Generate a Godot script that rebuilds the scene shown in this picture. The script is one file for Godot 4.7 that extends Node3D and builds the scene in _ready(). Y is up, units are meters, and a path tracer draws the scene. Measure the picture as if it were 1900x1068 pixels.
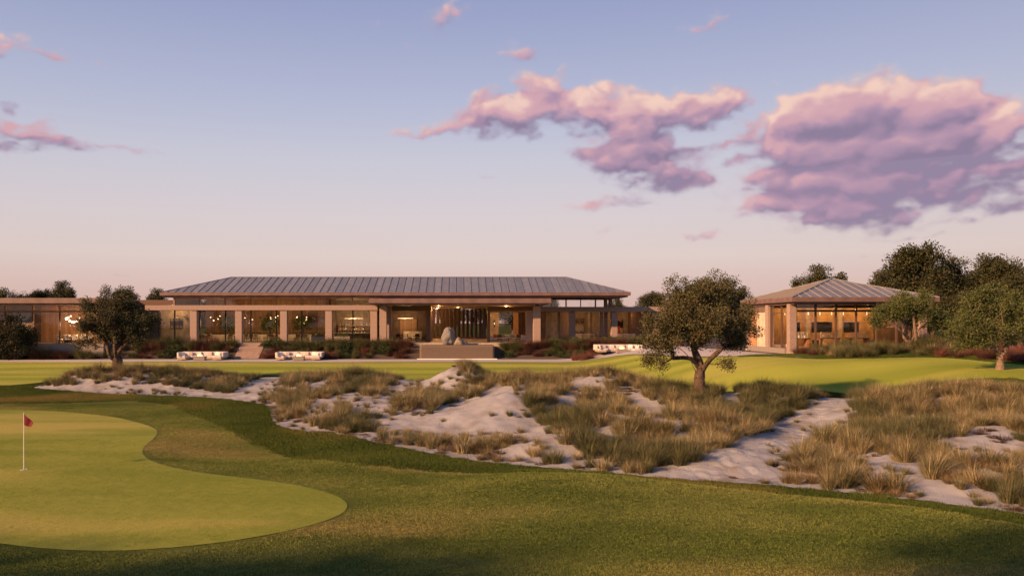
extends Node3D
# A clubhouse behind dunes and a putting green at dusk. Units are metres; y = 0 is the putting green.
# "far" below is the distance from the camera along the view (world z = -far).
const F := 1491.0           # focal length in units of a 1900-wide frame
const EYE := 5.5            # camera height above the green
var M := {}                 # materials
var used := {}              # names taken
var rng := RandomNumberGenerator.new()
var n_low := FastNoiseLite.new()
var n_mid := FastNoiseLite.new()
var n_fine := FastNoiseLite.new()
var n_step := FastNoiseLite.new()

func _ready() -> void:
	rng.seed = 7
	n_low.seed = 3; n_low.frequency = 0.045; n_low.fractal_octaves = 3
	n_mid.seed = 11; n_mid.frequency = 0.22; n_mid.fractal_octaves = 3
	n_fine.seed = 23; n_fine.frequency = 0.9; n_fine.fractal_octaves = 2
	n_step.seed = 29; n_step.frequency = 1.9; n_step.fractal_octaves = 2
	set_camera()
	set_sky()
	set_sun()
	make_materials()
	make_regions()
	make_ground()
	make_clubhouse()
	make_west_wing()
	make_pavilion()
	make_terrace()
	make_interiors()
	make_trees()
	make_beds()
	make_dunes_plants()
	make_turf()
	make_flag()

func set_camera() -> void:
	var c := Camera3D.new(); c.name = "camera"
	c.projection = Camera3D.PROJECTION_FRUSTUM
	c.near = 0.1; c.far = 4000.0
	c.size = 0.1 * 2.0 * 534.0 / F
	c.frustum_offset = Vector2(100.0, 64.0) / F * 0.1
	c.position = Vector3(0, EYE, 0)
	add_child(c); c.current = true

func set_sun() -> void:
	var s := DirectionalLight3D.new(); s.name = "sun"
	s.light_color = Color(1.0, 0.765, 0.555)
	s.light_energy = 1.6
	s.light_angular_distance = 1.2
	s.shadow_enabled = true
	add_child(s)
	var el := deg_to_rad(24.0); var az := deg_to_rad(58.0)     # the sun stands behind the camera, to its west
	s.look_at_from_position(Vector3.ZERO, Vector3(sin(az) * cos(el), -sin(el), -cos(az) * cos(el)))

# ---------------------------------------------------------------- sky
# clouds over azimuth and height, an eighth of a degree a cell: how thick, and how far the puffs bulge towards us
var dense := PackedFloat32Array()
var bulge := PackedFloat32Array()
const CW := 2880
const CH := 400
var wa := FastNoiseLite.new()
var wb := FastNoiseLite.new()
var wc := FastNoiseLite.new()

func sky_at(az: float, el: float) -> Vector3:      # clear air, sRGB
	var stops := [[0.0, 214, 174, 162], [2.0, 222, 190, 181], [4.5, 227, 208, 202], [7.6, 220, 209, 213], [11.3, 205, 204, 218], [15.0, 186, 191, 216], [22.0, 154, 164, 202], [40.0, 124, 143, 188], [90.0, 106, 127, 176]]
	var c := Vector3(106, 127, 176)
	for i in stops.size() - 1:
		if el < stops[i + 1][0]:
			var a = stops[i]; var b = stops[i + 1]
			var t: float = clampf((el - a[0]) / (b[0] - a[0]), 0, 1)
			c = Vector3(a[1], a[2], a[3]).lerp(Vector3(b[1], b[2], b[3]), t)
			break
	return c / 255.0 * (1.0 - 0.05 * (1.0 - cos(deg_to_rad(az - 4.0) * 2.0)) * 0.5)

func cell(f: PackedFloat32Array, x: float, y: float) -> float:
	var fx := x * 8.0 + 1440.0; var fy := y * 8.0
	if fy < 0.0 or fy >= CH - 1.01: return 0.0
	var ix := int(floor(fx)); var iy := int(fy)
	var tx := fx - ix; var ty := fy - iy
	ix = posmod(ix, CW); var jx := (ix + 1) % CW
	var o := iy * CW
	return lerpf(lerpf(f[o + ix], f[o + jx], tx), lerpf(f[o + CW + ix], f[o + CW + jx], tx), ty)

func puff(az: float, el: float, rx: float, ry: float, w: float, tilt: float, z: float) -> void:
	var ct := cos(tilt); var st := sin(tilt)
	var reach := maxf(rx, ry) * 1.45; var high := (absf(st) * rx + ry) * 1.45
	for iy in range(maxi(0, int((el - high) * 8)), mini(CH - 1, int((el + high) * 8) + 1)):
		for ix in range(int((az - reach) * 8) + 1440, int((az + reach) * 8) + 1441):
			var dx := (ix - 1440) / 8.0 - az; var dy := iy / 8.0 - el
			var u := (dx * ct + dy * st) / rx; var v := (-dx * st + dy * ct) / ry
			var r := u * u + v * v
			if r < 2.0:
				var o := iy * CW + posmod(ix, CW)
				dense[o] += w * exp(-r * 1.6)
				bulge[o] = maxf(bulge[o], z + ry * (sqrt(maxf(0.0, 1.0 - r * 0.5)) - 0.3))

# a cloud: a soft body and many smaller heads heaped on it, more of them towards its top
func heap(az: float, el: float, rx: float, ry: float, w: float, tilt: float, r: RandomNumberGenerator) -> void:
	puff(az, el, rx, ry, w * 0.62, tilt, 0.0)
	var count := clampi(int(5.0 + 7.0 * rx * ry), 5, 46)
	for i in count:
		var a := r.randf() * TAU; var q := sqrt(r.randf())
		var u := cos(a) * q; var v := sin(a) * q
		if v < -0.1 and r.randf() < 0.55: v = -v
		var s := r.randf_range(0.16, 0.46) * (1.0 - 0.35 * q)
		var ux := u * rx * 0.92; var vy := v * ry * 0.9
		puff(az + ux * cos(tilt) - vy * sin(tilt), el + ux * sin(tilt) + vy * cos(tilt), maxf(s * sqrt(rx * ry) * 1.25, 0.13), maxf(s * ry * 1.1, 0.1), w * 0.30, tilt, ry * (0.75 * sqrt(maxf(0.0, 1.0 - q * q)) - 0.1 * v))

func cloudy(az: float, el: float) -> Vector3:
	var c := sky_at(az, el)
	if el < 0.3: return c
	var k := 0.3 + 0.7 * smoothstep(0.0, 14.0, el)               # clouds near the horizon are farther and smaller
	var wx := wa.get_noise_2d(az, el * 1.7); var wy := wb.get_noise_2d(az + 40.0, el * 1.7)
	var x := az + wx * 1.5 * k; var y := el + wy * 0.75 * k
	var f := cell(dense, x, y)
	if f < 0.03: return c
	var n := wc.get_noise_2d(az * 1.2, el * 2.2)
	var cover := smoothstep(0.04, 0.86, f * (1.0 + 0.3 * n) + 0.24 * n)
	if cover <= 0.0: return c
	var e := 0.3; var sx := az + wx * 0.7 * k; var sy := el + wy * 0.4 * k
	var gx := (cell(bulge, sx + e, sy) - cell(bulge, sx - e, sy)) / (2 * e); var gy := (cell(bulge, sx, sy + e) - cell(bulge, sx, sy - e)) / (2 * e)
	var nrm := Vector3(-gx * 0.85, -gy * 0.85, 1.0).normalized()
	var lamb := nrm.dot(Vector3(-0.42, 0.66, 0.62))
	var over := 1.0 - exp(-0.55 * (cell(dense, x - 0.3, y + 0.9) + cell(dense, x - 0.6, y + 2.0) + cell(dense, x - 0.9, y + 3.4)))   # cloud between here and the light
	var body := smoothstep(0.4, 1.5, f)
	var lit := clampf(0.22 + 0.56 * lamb - 0.56 * over + 0.22 * body + 0.12 * n - 0.22 * smoothstep(-17.0, -25.0, az) * smoothstep(17.0, 14.0, el), 0.0, 1.0)
	var dark := Vector3(141, 124, 153) / 255.0
	var mid := Vector3(176, 144, 170) / 255.0
	var rose := Vector3(216, 168, 178) / 255.0
	var peach := Vector3(250, 211, 194) / 255.0
	var t := dark.lerp(mid, smoothstep(0.0, 0.28, lit)).lerp(rose, smoothstep(0.22, 0.50, lit)).lerp(peach, smoothstep(0.50, 0.88, lit))
	return c.lerp(t, cover * (0.93 - 0.3 * smoothstep(8.0, 2.0, el)))

func set_sky() -> void:
	wa.seed = 5; wa.frequency = 0.22; wa.fractal_octaves = 6
	wb.seed = 6; wb.frequency = 0.26; wb.fractal_octaves = 6
	wc.seed = 9; wc.frequency = 0.35; wc.fractal_octaves = 5; wc.fractal_gain = 0.5
	dense.resize(CW * CH); bulge.resize(CW * CH)
	var hr := RandomNumberGenerator.new(); hr.seed = 12
	# where the clouds stand: measured x, y, half width, half height, thickness, tilt
	var list := [
		[1560, 205, 95, 52, 1.0, 0], [1490, 235, 55, 42, 0.8, 0.3], [1640, 205, 90, 50, 1.0, 0], [1720, 205, 90, 46, 1.0, 0], [1800, 215, 70, 34, 0.9, -0.2], [1880, 195, 40, 10, 0.6, 0.2],
		[1560, 275, 160, 40, 1.0, 0], [1690, 280, 170, 44, 1.0, 0.1], [1840, 265, 90, 34, 0.8, 0.4], [1500, 320, 110, 30, 0.9, 0.1], [1600, 345, 150, 36, 0.9, 0], [1560, 392, 90, 24, 0.8, 0], [1640, 410, 70, 16, 0.7, 0],
		[1790, 335, 100, 22, 0.8, 0.1], [1850, 365, 80, 14, 0.7, 0.1], [1890, 310, 60, 14, 0.7, 0.2], [1410, 380, 55, 9, 0.6, 0.15], [1330, 272, 50, 6, 0.6, 0.1], [1420, 250, 50, 22, 0.5, 0.4],
		[960, 213, 95, 22, 0.9, 0.05], [1010, 172, 40, 22, 0.7, -0.3], [1040, 132, 20, 6, 0.5, 0.4], [890, 190, 34, 22, 0.5, 0.5], [780, 248, 62, 6, 0.65, 0.05], [850, 236, 60, 12, 0.7, 0.1], [1130, 195, 90, 22, 0.95, -0.05],
		[1240, 203, 110, 22, 0.95, 0.1], [1340, 196, 50, 15, 0.7, 0.3], [1395, 190, 20, 8, 0.5, 0.4], [1185, 245, 50, 22, 0.7, 0], [1160, 292, 70, 22, 0.9, -0.1], [1225, 325, 80, 20, 0.9, -0.15], [1290, 338, 34, 9, 0.7, 0.1], [1130, 380, 66, 9, 0.75, 0.05],
		[1300, 438, 34, 5, 0.7, 0], [962, 98, 18, 12, 0.75, 0], [1320, 44, 40, 10, 0.75, 0.25], [828, 26, 34, 15, 0.7, 0.1], [705, 51, 11, 3, 0.5, 0.3], [770, 80, 12, 4, 0.4, 0.3],
		[50, 85, 60, 8, 0.75, -0.02], [-30, 80, 50, 14, 0.7, 0], [205, 117, 24, 3, 0.55, 0.2], [0, 195, 20, 6, 0.65, -0.3], [55, 250, 75, 15, 0.85, -0.05], [135, 262, 60, 9, 0.7, -0.1], [245, 272, 50, 4, 0.65, -0.12], [10, 272, 55, 7, 0.7, 0],
		[222, 513, 17, 2.6, 0.6, 0], [905, 321, 22, 2, 0.42, 0], [1120, 428, 38, 2, 0.42, 0], [1710, 438, 70, 3, 0.5, 0.05], [1850, 470, 70, 2.5, 0.42, 0], [1640, 475, 40, 2.5, 0.42, 0], [1440, 513, 28, 2.5, 0.42, 0], [1780, 408, 40, 3, 0.45, 0.1], [1450, 372, 80, 14, 0.8, 0.12], [1520, 405, 50, 12, 0.7, 0.1], [1870, 385, 60, 8, 0.7, 0.1], [1740, 372, 60, 10, 0.6, 0.1], [1200, 275, 80, 18, 0.8, -0.2], [1100, 225, 50, 14, 0.6, 0.1], [1290, 225, 60, 14, 0.7, 0.2], [1370, 300, 40, 5, 0.6, 0.15], [1390, 235, 34, 10, 0.5, 0.5], [940, 245, 50, 8, 0.6, 0], [1855, 215, 60, 26, 0.8, 0.1]]
	for a in list:
		var az := atan2(a[0] - 850.0, F); var el := atan2(598.0 - a[1], sqrt(F * F + pow(a[0] - 850.0, 2)))
		heap(rad_to_deg(az), rad_to_deg(el), 1.3 * rad_to_deg(a[2] / F) * pow(cos(az), 2), 1.55 * (1.55 if a[3] < 25 else 1.15) / 1.55 * rad_to_deg(a[3] / F) * cos(az), a[4], a[5], hr)
	var r := RandomNumberGenerator.new(); r.seed = 31
	for i in 26:                                                   # the same kind of cloud goes on all round
		var az := r.randf_range(44.0, 318.0); var el := r.randf_range(5.0, 32.0)
		for k in r.randi_range(2, 7):
			heap(az + r.randf_range(-8, 8), el + r.randf_range(-1.8, 1.8), r.randf_range(1.5, 5), r.randf_range(0.5, 1.6), r.randf_range(0.5, 0.9), r.randf_range(-0.2, 0.2), r)
	var low := Image.create(512, 256, false, Image.FORMAT_RGBF)
	for y in 256:
		var el := 90.0 - (y + 0.5) / 256.0 * 180.0
		for x in 512:
			var az := (x + 0.5) / 512.0 * 360.0 - 180.0
			var c := cloudy(az, el) if el > 0.0 and el < 48.0 else sky_at(az, maxf(el, 0.0))
			low.set_pixel(x, y, Color(c.x, c.y, c.z).srgb_to_linear())
	low.resize(4096, 2048, Image.INTERPOLATE_CUBIC)
	var turned := Image.create(4096, 2048, false, Image.FORMAT_RGBF)          # a panorama begins straight ahead
	turned.blit_rect(low, Rect2i(2048, 0, 2048, 2048), Vector2i(0, 0))
	turned.blit_rect(low, Rect2i(0, 0, 2048, 2048), Vector2i(2048, 0))
	low = turned
	for y in range(int((90.0 - 24.5) / 180.0 * 2048), 1024):
		var el := 90.0 - (y + 0.5) / 2048.0 * 180.0
		for x in range(int((180.0 - 34.0) / 360.0 * 4096), int((180.0 + 40.0) / 360.0 * 4096)):
			var c := cloudy((x + 0.5) / 4096.0 * 360.0 - 180.0, el)
			low.set_pixel((x + 2048) % 4096, y, Color(c.x, c.y, c.z).srgb_to_linear())
	var pan := PanoramaSkyMaterial.new()
	pan.panorama = ImageTexture.create_from_image(low)
	var sky := Sky.new(); sky.sky_material = pan
	var e := Environment.new()
	e.background_mode = Environment.BG_SKY; e.sky = sky
	e.background_energy_multiplier = 0.495
	e.tonemap_mode = Environment.TONE_MAPPER_LINEAR
	e.tonemap_exposure = 1.95
	e.sdfgi_enabled = true; e.ssao_enabled = true; e.ssil_enabled = true
	var w := WorldEnvironment.new(); w.name = "world_environment"; w.environment = e
	add_child(w)

# ---------------------------------------------------------------- helpers
func numbered(called: String) -> String:
	used[called] = used.get(called, 0) + 1
	return called if used[called] == 1 else "%s_%03d" % [called, used[called] - 1]

func thing(called: String, label: String, category: String, at := Vector3.ZERO, turn := 0.0, group := "") -> Node3D:
	var o := Node3D.new(); o.name = numbered(called); add_child(o)
	o.position = at; o.rotation.y = turn
	tag(o, label, category, group)
	return o

func tag(o: Node, label: String, category: String, group := "") -> void:
	o.set_meta("label", label); o.set_meta("category", category)
	if group != "": o.set_meta("group", group)

func part(parent: Node, called: String, mesh: Mesh, m: Material, at := Vector3.ZERO, turn := Vector3.ZERO) -> MeshInstance3D:
	var o := MeshInstance3D.new(); o.name = called; o.mesh = mesh
	if m: o.material_override = m
	o.position = at; o.rotation = turn
	parent.add_child(o, true)
	return o

func top_mesh(called: String, mesh: Mesh, m: Material, at := Vector3.ZERO, turn := 0.0) -> MeshInstance3D:
	var o := MeshInstance3D.new(); o.name = numbered(called); o.mesh = mesh
	if m: o.material_override = m
	o.position = at; o.rotation.y = turn
	add_child(o)
	return o

func structure(called: String, mesh: Mesh, m: Material) -> MeshInstance3D:
	var o := top_mesh(called, mesh, m); o.set_meta("kind", "structure"); return o

# a box between world limits x, y and distance from the camera, as a part of parent
func box(parent: Node3D, called: String, m: Material, x0: float, x1: float, y0: float, y1: float, d0: float, d1: float) -> MeshInstance3D:
	var b := BoxMesh.new(); b.size = Vector3(x1 - x0, y1 - y0, d1 - d0)
	var o := MeshInstance3D.new(); o.name = called; o.mesh = b; o.material_override = m
	parent.add_child(o, true)
	o.global_position = Vector3((x0 + x1) / 2, (y0 + y1) / 2, -(d0 + d1) / 2)
	return o

func arrays(v: PackedVector3Array, n: PackedVector3Array, c: PackedColorArray, idx: PackedInt32Array, uv := PackedVector2Array()) -> ArrayMesh:
	var a := []; a.resize(Mesh.ARRAY_MAX)
	a[Mesh.ARRAY_VERTEX] = v; a[Mesh.ARRAY_NORMAL] = n
	if c.size(): a[Mesh.ARRAY_COLOR] = c
	if uv.size(): a[Mesh.ARRAY_TEX_UV] = uv
	if idx.size(): a[Mesh.ARRAY_INDEX] = idx
	var m := ArrayMesh.new(); m.add_surface_from_arrays(Mesh.PRIMITIVE_TRIANGLES, a)
	return m

# a box with rounded edges (cushions, plinths)
var rounded := {}
func rbox(size: Vector3, r: float, seg := 3) -> ArrayMesh:
	var key := "%s %s %d" % [size, r, seg]
	if rounded.has(key): return rounded[key]
	var v := PackedVector3Array(); var n := PackedVector3Array(); var idx := PackedInt32Array()
	var inner := size / 2 - Vector3.ONE * r
	var steps: Array[float] = []
	for i in seg + 1: steps.append(-1.0 + 0.5 * i / seg)      # the two rims
	for i in seg + 1: steps.append(0.5 + 0.5 * i / seg)
	var k := steps.size()
	for face in 6:
		var ax := face / 2; var sg := 1.0 if face % 2 == 0 else -1.0
		var o := v.size()
		for i in k:
			for j in k:
				var p := Vector3.ZERO
				p[ax] = sg; p[(ax + 1) % 3] = steps[i]; p[(ax + 2) % 3] = steps[j]
				var core := Vector3.ZERO; var out := Vector3.ZERO
				for q in 3:
					core[q] = signf(p[q]) * inner[q] if absf(p[q]) >= 0.5 else p[q] * 2 * inner[q]
					out[q] = signf(p[q]) * maxf(0.0, absf(p[q]) - 0.5) * 2.0
				out = out.normalized()
				v.append(core + out * r); n.append(out)
		for i in k - 1:
			for j in k - 1:
				var a := o + i * k + j
				if sg > 0: idx.append_array([a, a + 1, a + k, a + 1, a + k + 1, a + k])
				else: idx.append_array([a, a + k, a + 1, a + 1, a + k, a + k + 1])
	rounded[key] = arrays(v, n, PackedColorArray(), idx)
	return rounded[key]

func cyl(r0: float, r1: float, h: float, sides := 12) -> CylinderMesh:
	var c := CylinderMesh.new(); c.bottom_radius = r0; c.top_radius = r1; c.height = h; c.radial_segments = sides; c.rings = 1
	return c

func ball(r: float, seg := 16) -> SphereMesh:
	var s := SphereMesh.new(); s.radius = r; s.height = 2 * r; s.radial_segments = seg; s.rings = seg / 2
	return s

func lamp(parent: Node3D, at: Vector3, energy: float, c := Color(1.0, 0.72, 0.42), size := 0.12) -> void:
	var l := OmniLight3D.new(); l.name = "bulb_light"; l.light_color = c; l.light_energy = energy
	l.omni_range = 25.0; l.omni_attenuation = 2.0; l.light_size = size; l.shadow_enabled = true
	parent.add_child(l, true); l.global_position = at

# ---------------------------------------------------------------- materials
func noise_tex(freq: float, a: Color, b: Color, size := 512, octaves := 4, normal := false, bump := 4.0, kind := FastNoiseLite.TYPE_SIMPLEX_SMOOTH, sd := 1) -> Texture2D:
	var f := FastNoiseLite.new(); f.seed = sd; f.frequency = freq; f.noise_type = kind; f.fractal_octaves = octaves
	var im := f.get_seamless_image(size, size)
	if normal:
		im.convert(Image.FORMAT_RGBA8); im.bump_map_to_normal_map(bump)
	else:
		im.convert(Image.FORMAT_RGB8)
		var out := im.get_data()
		for i in range(0, out.size(), 3):
			var c := a.lerp(b, out[i] / 255.0)
			out[i] = int(clampf(c.r, 0, 1) * 255); out[i + 1] = int(clampf(c.g, 0, 1) * 255); out[i + 2] = int(clampf(c.b, 0, 1) * 255)
		im = Image.create_from_data(size, size, false, Image.FORMAT_RGB8, out)
	return ImageTexture.create_from_image(im)

func grain_tex(a: Color, b: Color, across: bool, sd: int) -> Texture2D:
	var f := FastNoiseLite.new(); f.seed = sd; f.frequency = 0.05; f.fractal_octaves = 4
	var im := Image.create(256, 256, false, Image.FORMAT_RGB8)
	for y in 256:
		for x in 256:
			var u := x if not across else y
			var v := y if not across else x
			var t := 0.5 + 0.7 * f.get_noise_2d(u * 3.2, v * 0.16) + 0.25 * f.get_noise_2d(u * 0.4 + 300.0, v * 0.05)
			im.set_pixel(x, y, a.lerp(b, clampf(t, 0, 1)))
	return ImageTexture.create_from_image(im)

func lin(r: float, g: float, b: float) -> Color:
	return Color(r, g, b).linear_to_srgb()

func mat(called: String, c: Color, rough := 0.9, metal := 0.0, tex: Texture2D = null, scale := 0.5, vc := false) -> StandardMaterial3D:
	var m := StandardMaterial3D.new(); m.resource_name = called
	m.albedo_color = c; m.roughness = rough; m.metallic = metal
	if tex:
		m.albedo_texture = tex; m.uv1_triplanar = true; m.uv1_world_triplanar = true; m.uv1_scale = Vector3.ONE * scale
	m.vertex_color_use_as_albedo = vc
	M[called] = m
	return m

func make_materials() -> void:
	var g1 := grain_tex(Color(0.74, 0.71, 0.69), Color(1, 1, 1), false, 2)
	var g2 := grain_tex(Color(0.74, 0.71, 0.69), Color(1, 1, 1), true, 4)
	var speck := noise_tex(0.09, Color(0.55, 0.55, 0.55), Color(1, 1, 1), 512, 5)
	var soft := noise_tex(0.012, Color(0.8, 0.8, 0.8), Color(1, 1, 1), 256, 4)
	mat("wood_post", lin(0.375, 0.285, 0.245), 0.8, 0, g1, 1.6)
	mat("wood_beam", lin(0.375, 0.285, 0.245), 0.8, 0, g2, 1.6)
	mat("wood_warm", lin(0.52, 0.29, 0.14), 0.65, 0, g1, 0.9)
	mat("wood_boards", Color(1, 1, 1), 0.6, 0, g1, 0.9, true)
	mat("wood_dark", lin(0.15, 0.085, 0.055), 0.6, 0, g1, 0.9)
	mat("wood_ceiling", lin(0.42, 0.25, 0.15), 0.6, 0, g2, 0.9)
	mat("copper", lin(0.185, 0.115, 0.103), 0.6, 0.1, soft, 0.2)
	mat("roof_a", lin(0.21, 0.215, 0.235), 0.55, 0.3, soft, 0.3)
	mat("roof_b", lin(0.235, 0.24, 0.255), 0.55, 0.3, soft, 0.3)
	mat("roof_c", lin(0.19, 0.195, 0.22), 0.55, 0.3, soft, 0.3)
	mat("roof_seam", lin(0.16, 0.175, 0.21), 0.45, 0.4)
	mat("roof_seam_bronze", lin(0.27, 0.235, 0.205), 0.6, 0.2)
	mat("steel", lin(0.035, 0.028, 0.026), 0.5, 0.4)
	mat("bronze", lin(0.12, 0.07, 0.05), 0.5, 0.3)
	mat("plaster", lin(0.62, 0.50, 0.37), 0.95, 0, soft, 0.3)
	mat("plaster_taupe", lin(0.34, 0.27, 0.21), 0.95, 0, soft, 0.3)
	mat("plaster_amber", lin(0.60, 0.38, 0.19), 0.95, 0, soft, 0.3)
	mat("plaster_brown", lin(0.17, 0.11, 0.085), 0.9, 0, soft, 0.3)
	mat("stone_floor", lin(0.46, 0.39, 0.31), 0.6, 0, soft, 0.5)
	mat("concrete", lin(0.38, 0.33, 0.29), 0.9, 0, speck, 0.5)
	mat("path", lin(0.56, 0.52, 0.50), 0.95, 0, speck, 0.7)
	mat("step", lin(0.36, 0.28, 0.24), 0.9, 0, g2, 0.6)
	mat("aggregate", lin(0.22, 0.185, 0.165), 0.9, 0, noise_tex(0.2, Color(0.2, 0.2, 0.2), Color(1.3, 1.2, 1.1), 512, 3, false, 4.0, FastNoiseLite.TYPE_SIMPLEX_SMOOTH, 8), 0.5)
	mat("rock_grey", lin(0.30, 0.28, 0.265), 0.95, 0, speck, 0.9)
	mat("rock_warm", lin(0.36, 0.29, 0.23), 0.95, 0, speck, 0.9)
	for k in ["rock_grey", "rock_warm"]:
		M[k].normal_enabled = true; M[k].normal_texture = noise_tex(0.03, Color(), Color(), 256, 5, true, 6.0); M[k].normal_scale = 1.0
	mat("fabric", lin(0.50, 0.46, 0.43), 1.0)
	mat("fabric_grey", lin(0.40, 0.37, 0.36), 1.0)
	mat("fabric_sand", lin(0.50, 0.42, 0.34), 1.0)
	mat("fabric_rust", lin(0.34, 0.14, 0.07), 1.0)
	mat("fabric_sage", lin(0.36, 0.38, 0.28), 1.0)
	mat("fabric_dark", lin(0.03, 0.028, 0.028), 1.0)
	mat("frame_tan", lin(0.40, 0.30, 0.22), 0.7)
	mat("leather", lin(0.22, 0.12, 0.07), 0.6)
	mat("black", lin(0.012, 0.012, 0.013), 0.4)
	mat("white_paper", lin(0.7, 0.66, 0.58), 0.9)
	mat("white_paint", lin(0.72, 0.70, 0.66), 0.45)
	mat("flag_red", lin(0.13, 0.007, 0.014), 0.9)
	mat("soil", lin(0.10, 0.07, 0.055), 1.0, 0, speck, 0.8)
	mat("bark", lin(0.20, 0.135, 0.095), 1.0, 0, grain_tex(Color(0.35, 0.33, 0.32), Color(1, 1, 1), false, 17), 1.1)
	mat("bark_pale", lin(0.34, 0.25, 0.18), 1.0, 0, grain_tex(Color(0.5, 0.48, 0.46), Color(1, 1, 1), false, 18), 1.1)
	for k in ["bark", "bark_pale"]:
		M[k].uv1_world_triplanar = false
		M[k].normal_enabled = true; M[k].normal_texture = noise_tex(0.02, Color(), Color(), 256, 5, true, 8.0); M[k].normal_scale = 1.2
	mat("water", lin(0.02, 0.025, 0.03), 0.06)
	for a in [["lamp_glow", Color(1.0, 0.80, 0.55), 1.6], ["globe_glow", Color(1.0, 0.86, 0.68), 1.1], ["spot_glow", Color(1.0, 0.80, 0.58), 0.5], ["flame", Color(1.0, 0.62, 0.25), 5.0]]:
		var m := mat(a[0], Color(1, 1, 1), 0.6); m.emission_enabled = true; m.emission = a[1]; m.emission_energy_multiplier = a[2]
	var gl := mat("glass", Color(0.1, 0.1, 0.1, 0.02), 0.02); gl.transparency = BaseMaterial3D.TRANSPARENCY_ALPHA; gl.metallic_specular = 0.5
	# plants: colours sit on the blades and leaves themselves
	var lf := mat("leaves", Color(1, 1, 1), 0.65, 0, null, 1, true); lf.backlight_enabled = true; lf.backlight = Color(0.35, 0.35, 0.25); lf.metallic_specular = 0.25; lf.cull_mode = BaseMaterial3D.CULL_DISABLED
	var gr := mat("blades", Color(1, 1, 1), 0.75, 0, null, 1, true); gr.backlight_enabled = true; gr.backlight = Color(0.4, 0.4, 0.3); gr.metallic_specular = 0.15; gr.cull_mode = BaseMaterial3D.CULL_DISABLED
	# ground covers
	var tf := noise_tex(0.16, Color(0.5, 0.5, 0.47), Color(1.0, 1.0, 1.0), 512, 4)
	var tn := noise_tex(0.14, Color(), Color(), 512, 4, true, 10.0)
	for a in [["turf_rough", 0.9, 1.0], ["turf_fringe", 1.3, 0.8], ["turf_green", 1.9, 0.45], ["turf_lawn", 0.6, 0.4]]:
		var m := mat(a[0], Color(1, 1, 1), 0.95, 0, tf, a[1], true)
		m.metallic_specular = 0.12; m.normal_enabled = true; m.normal_texture = tn; m.normal_scale = a[2]
	var sd := mat("sand", Color(1, 1, 1), 0.95, 0, noise_tex(0.2, Color(0.80, 0.79, 0.78), Color(1, 1, 1), 512, 4), 0.9, true)
	sd.metallic_specular = 0.2; sd.normal_enabled = true; sd.normal_texture = noise_tex(0.035, Color(), Color(), 512, 5, true, 9.0, FastNoiseLite.TYPE_SIMPLEX_SMOOTH, 12); sd.normal_scale = 1.5

# ---------------------------------------------------------------- ground
# regions are outlines on the ground plan (x, far), kept as signed distances on a half-metre grid, negative inside
const GX := -66.0
const GD := 3.0
const GN := 276
const GS := 0.5
var region := {}

# a point of the plan seen at that place of the picture when the ground there is h high
func plan(px: float, py: float, h := 0.0) -> Vector2:
	var far := F * (EYE - h) / (py - 598.0)
	return Vector2((px - 850.0) * far / F, far)

func smooth_outline(p: PackedVector2Array, k := 4) -> PackedVector2Array:
	var out := PackedVector2Array(); var n := p.size()
	for i in n:
		var a := p[(i + n - 1) % n]; var b := p[i]; var c := p[(i + 1) % n]; var d := p[(i + 2) % n]
		for j in k: out.append(b.cubic_interpolate(c, a, d, float(j) / k))
	return out

func outline(called: String, p: PackedVector2Array, k := 4) -> void:
	if k > 1: p = smooth_outline(p, k)
	var s := PackedFloat32Array(); s.resize(GN * GN); s.fill(5.0)
	for i in p.size():
		var a := p[i]; var b := p[(i + 1) % p.size()]
		var x0 := clampi(int((minf(a.x, b.x) - 5.0 - GX) / GS), 0, GN - 1); var x1 := clampi(int((maxf(a.x, b.x) + 5.0 - GX) / GS) + 1, 0, GN - 1)
		var y0 := clampi(int((minf(a.y, b.y) - 5.0 - GD) / GS), 0, GN - 1); var y1 := clampi(int((maxf(a.y, b.y) + 5.0 - GD) / GS) + 1, 0, GN - 1)
		for y in range(y0, y1 + 1):
			for x in range(x0, x1 + 1):
				var q := Vector2(GX + x * GS, GD + y * GS)
				var d := q.distance_to(Geometry2D.get_closest_point_to_segment(q, a, b))
				if d < s[y * GN + x]: s[y * GN + x] = d
	for y in GN:
		for x in GN:
			if Geometry2D.is_point_in_polygon(Vector2(GX + x * GS, GD + y * GS), p): s[y * GN + x] *= -1.0
	region[called] = s

func inside(called: String, x: float, d: float) -> float:
	var fx := (x - GX) / GS; var fy := (d - GD) / GS
	if fx < 0 or fy < 0 or fx >= GN - 1.01 or fy >= GN - 1.01: return 5.0
	var s: PackedFloat32Array = region[called]
	var ix := int(fx); var iy := int(fy); var tx := fx - ix; var ty := fy - iy; var o := iy * GN + ix
	return lerpf(lerpf(s[o], s[o + 1], tx), lerpf(s[o + GN], s[o + GN + 1], tx), ty)

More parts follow.
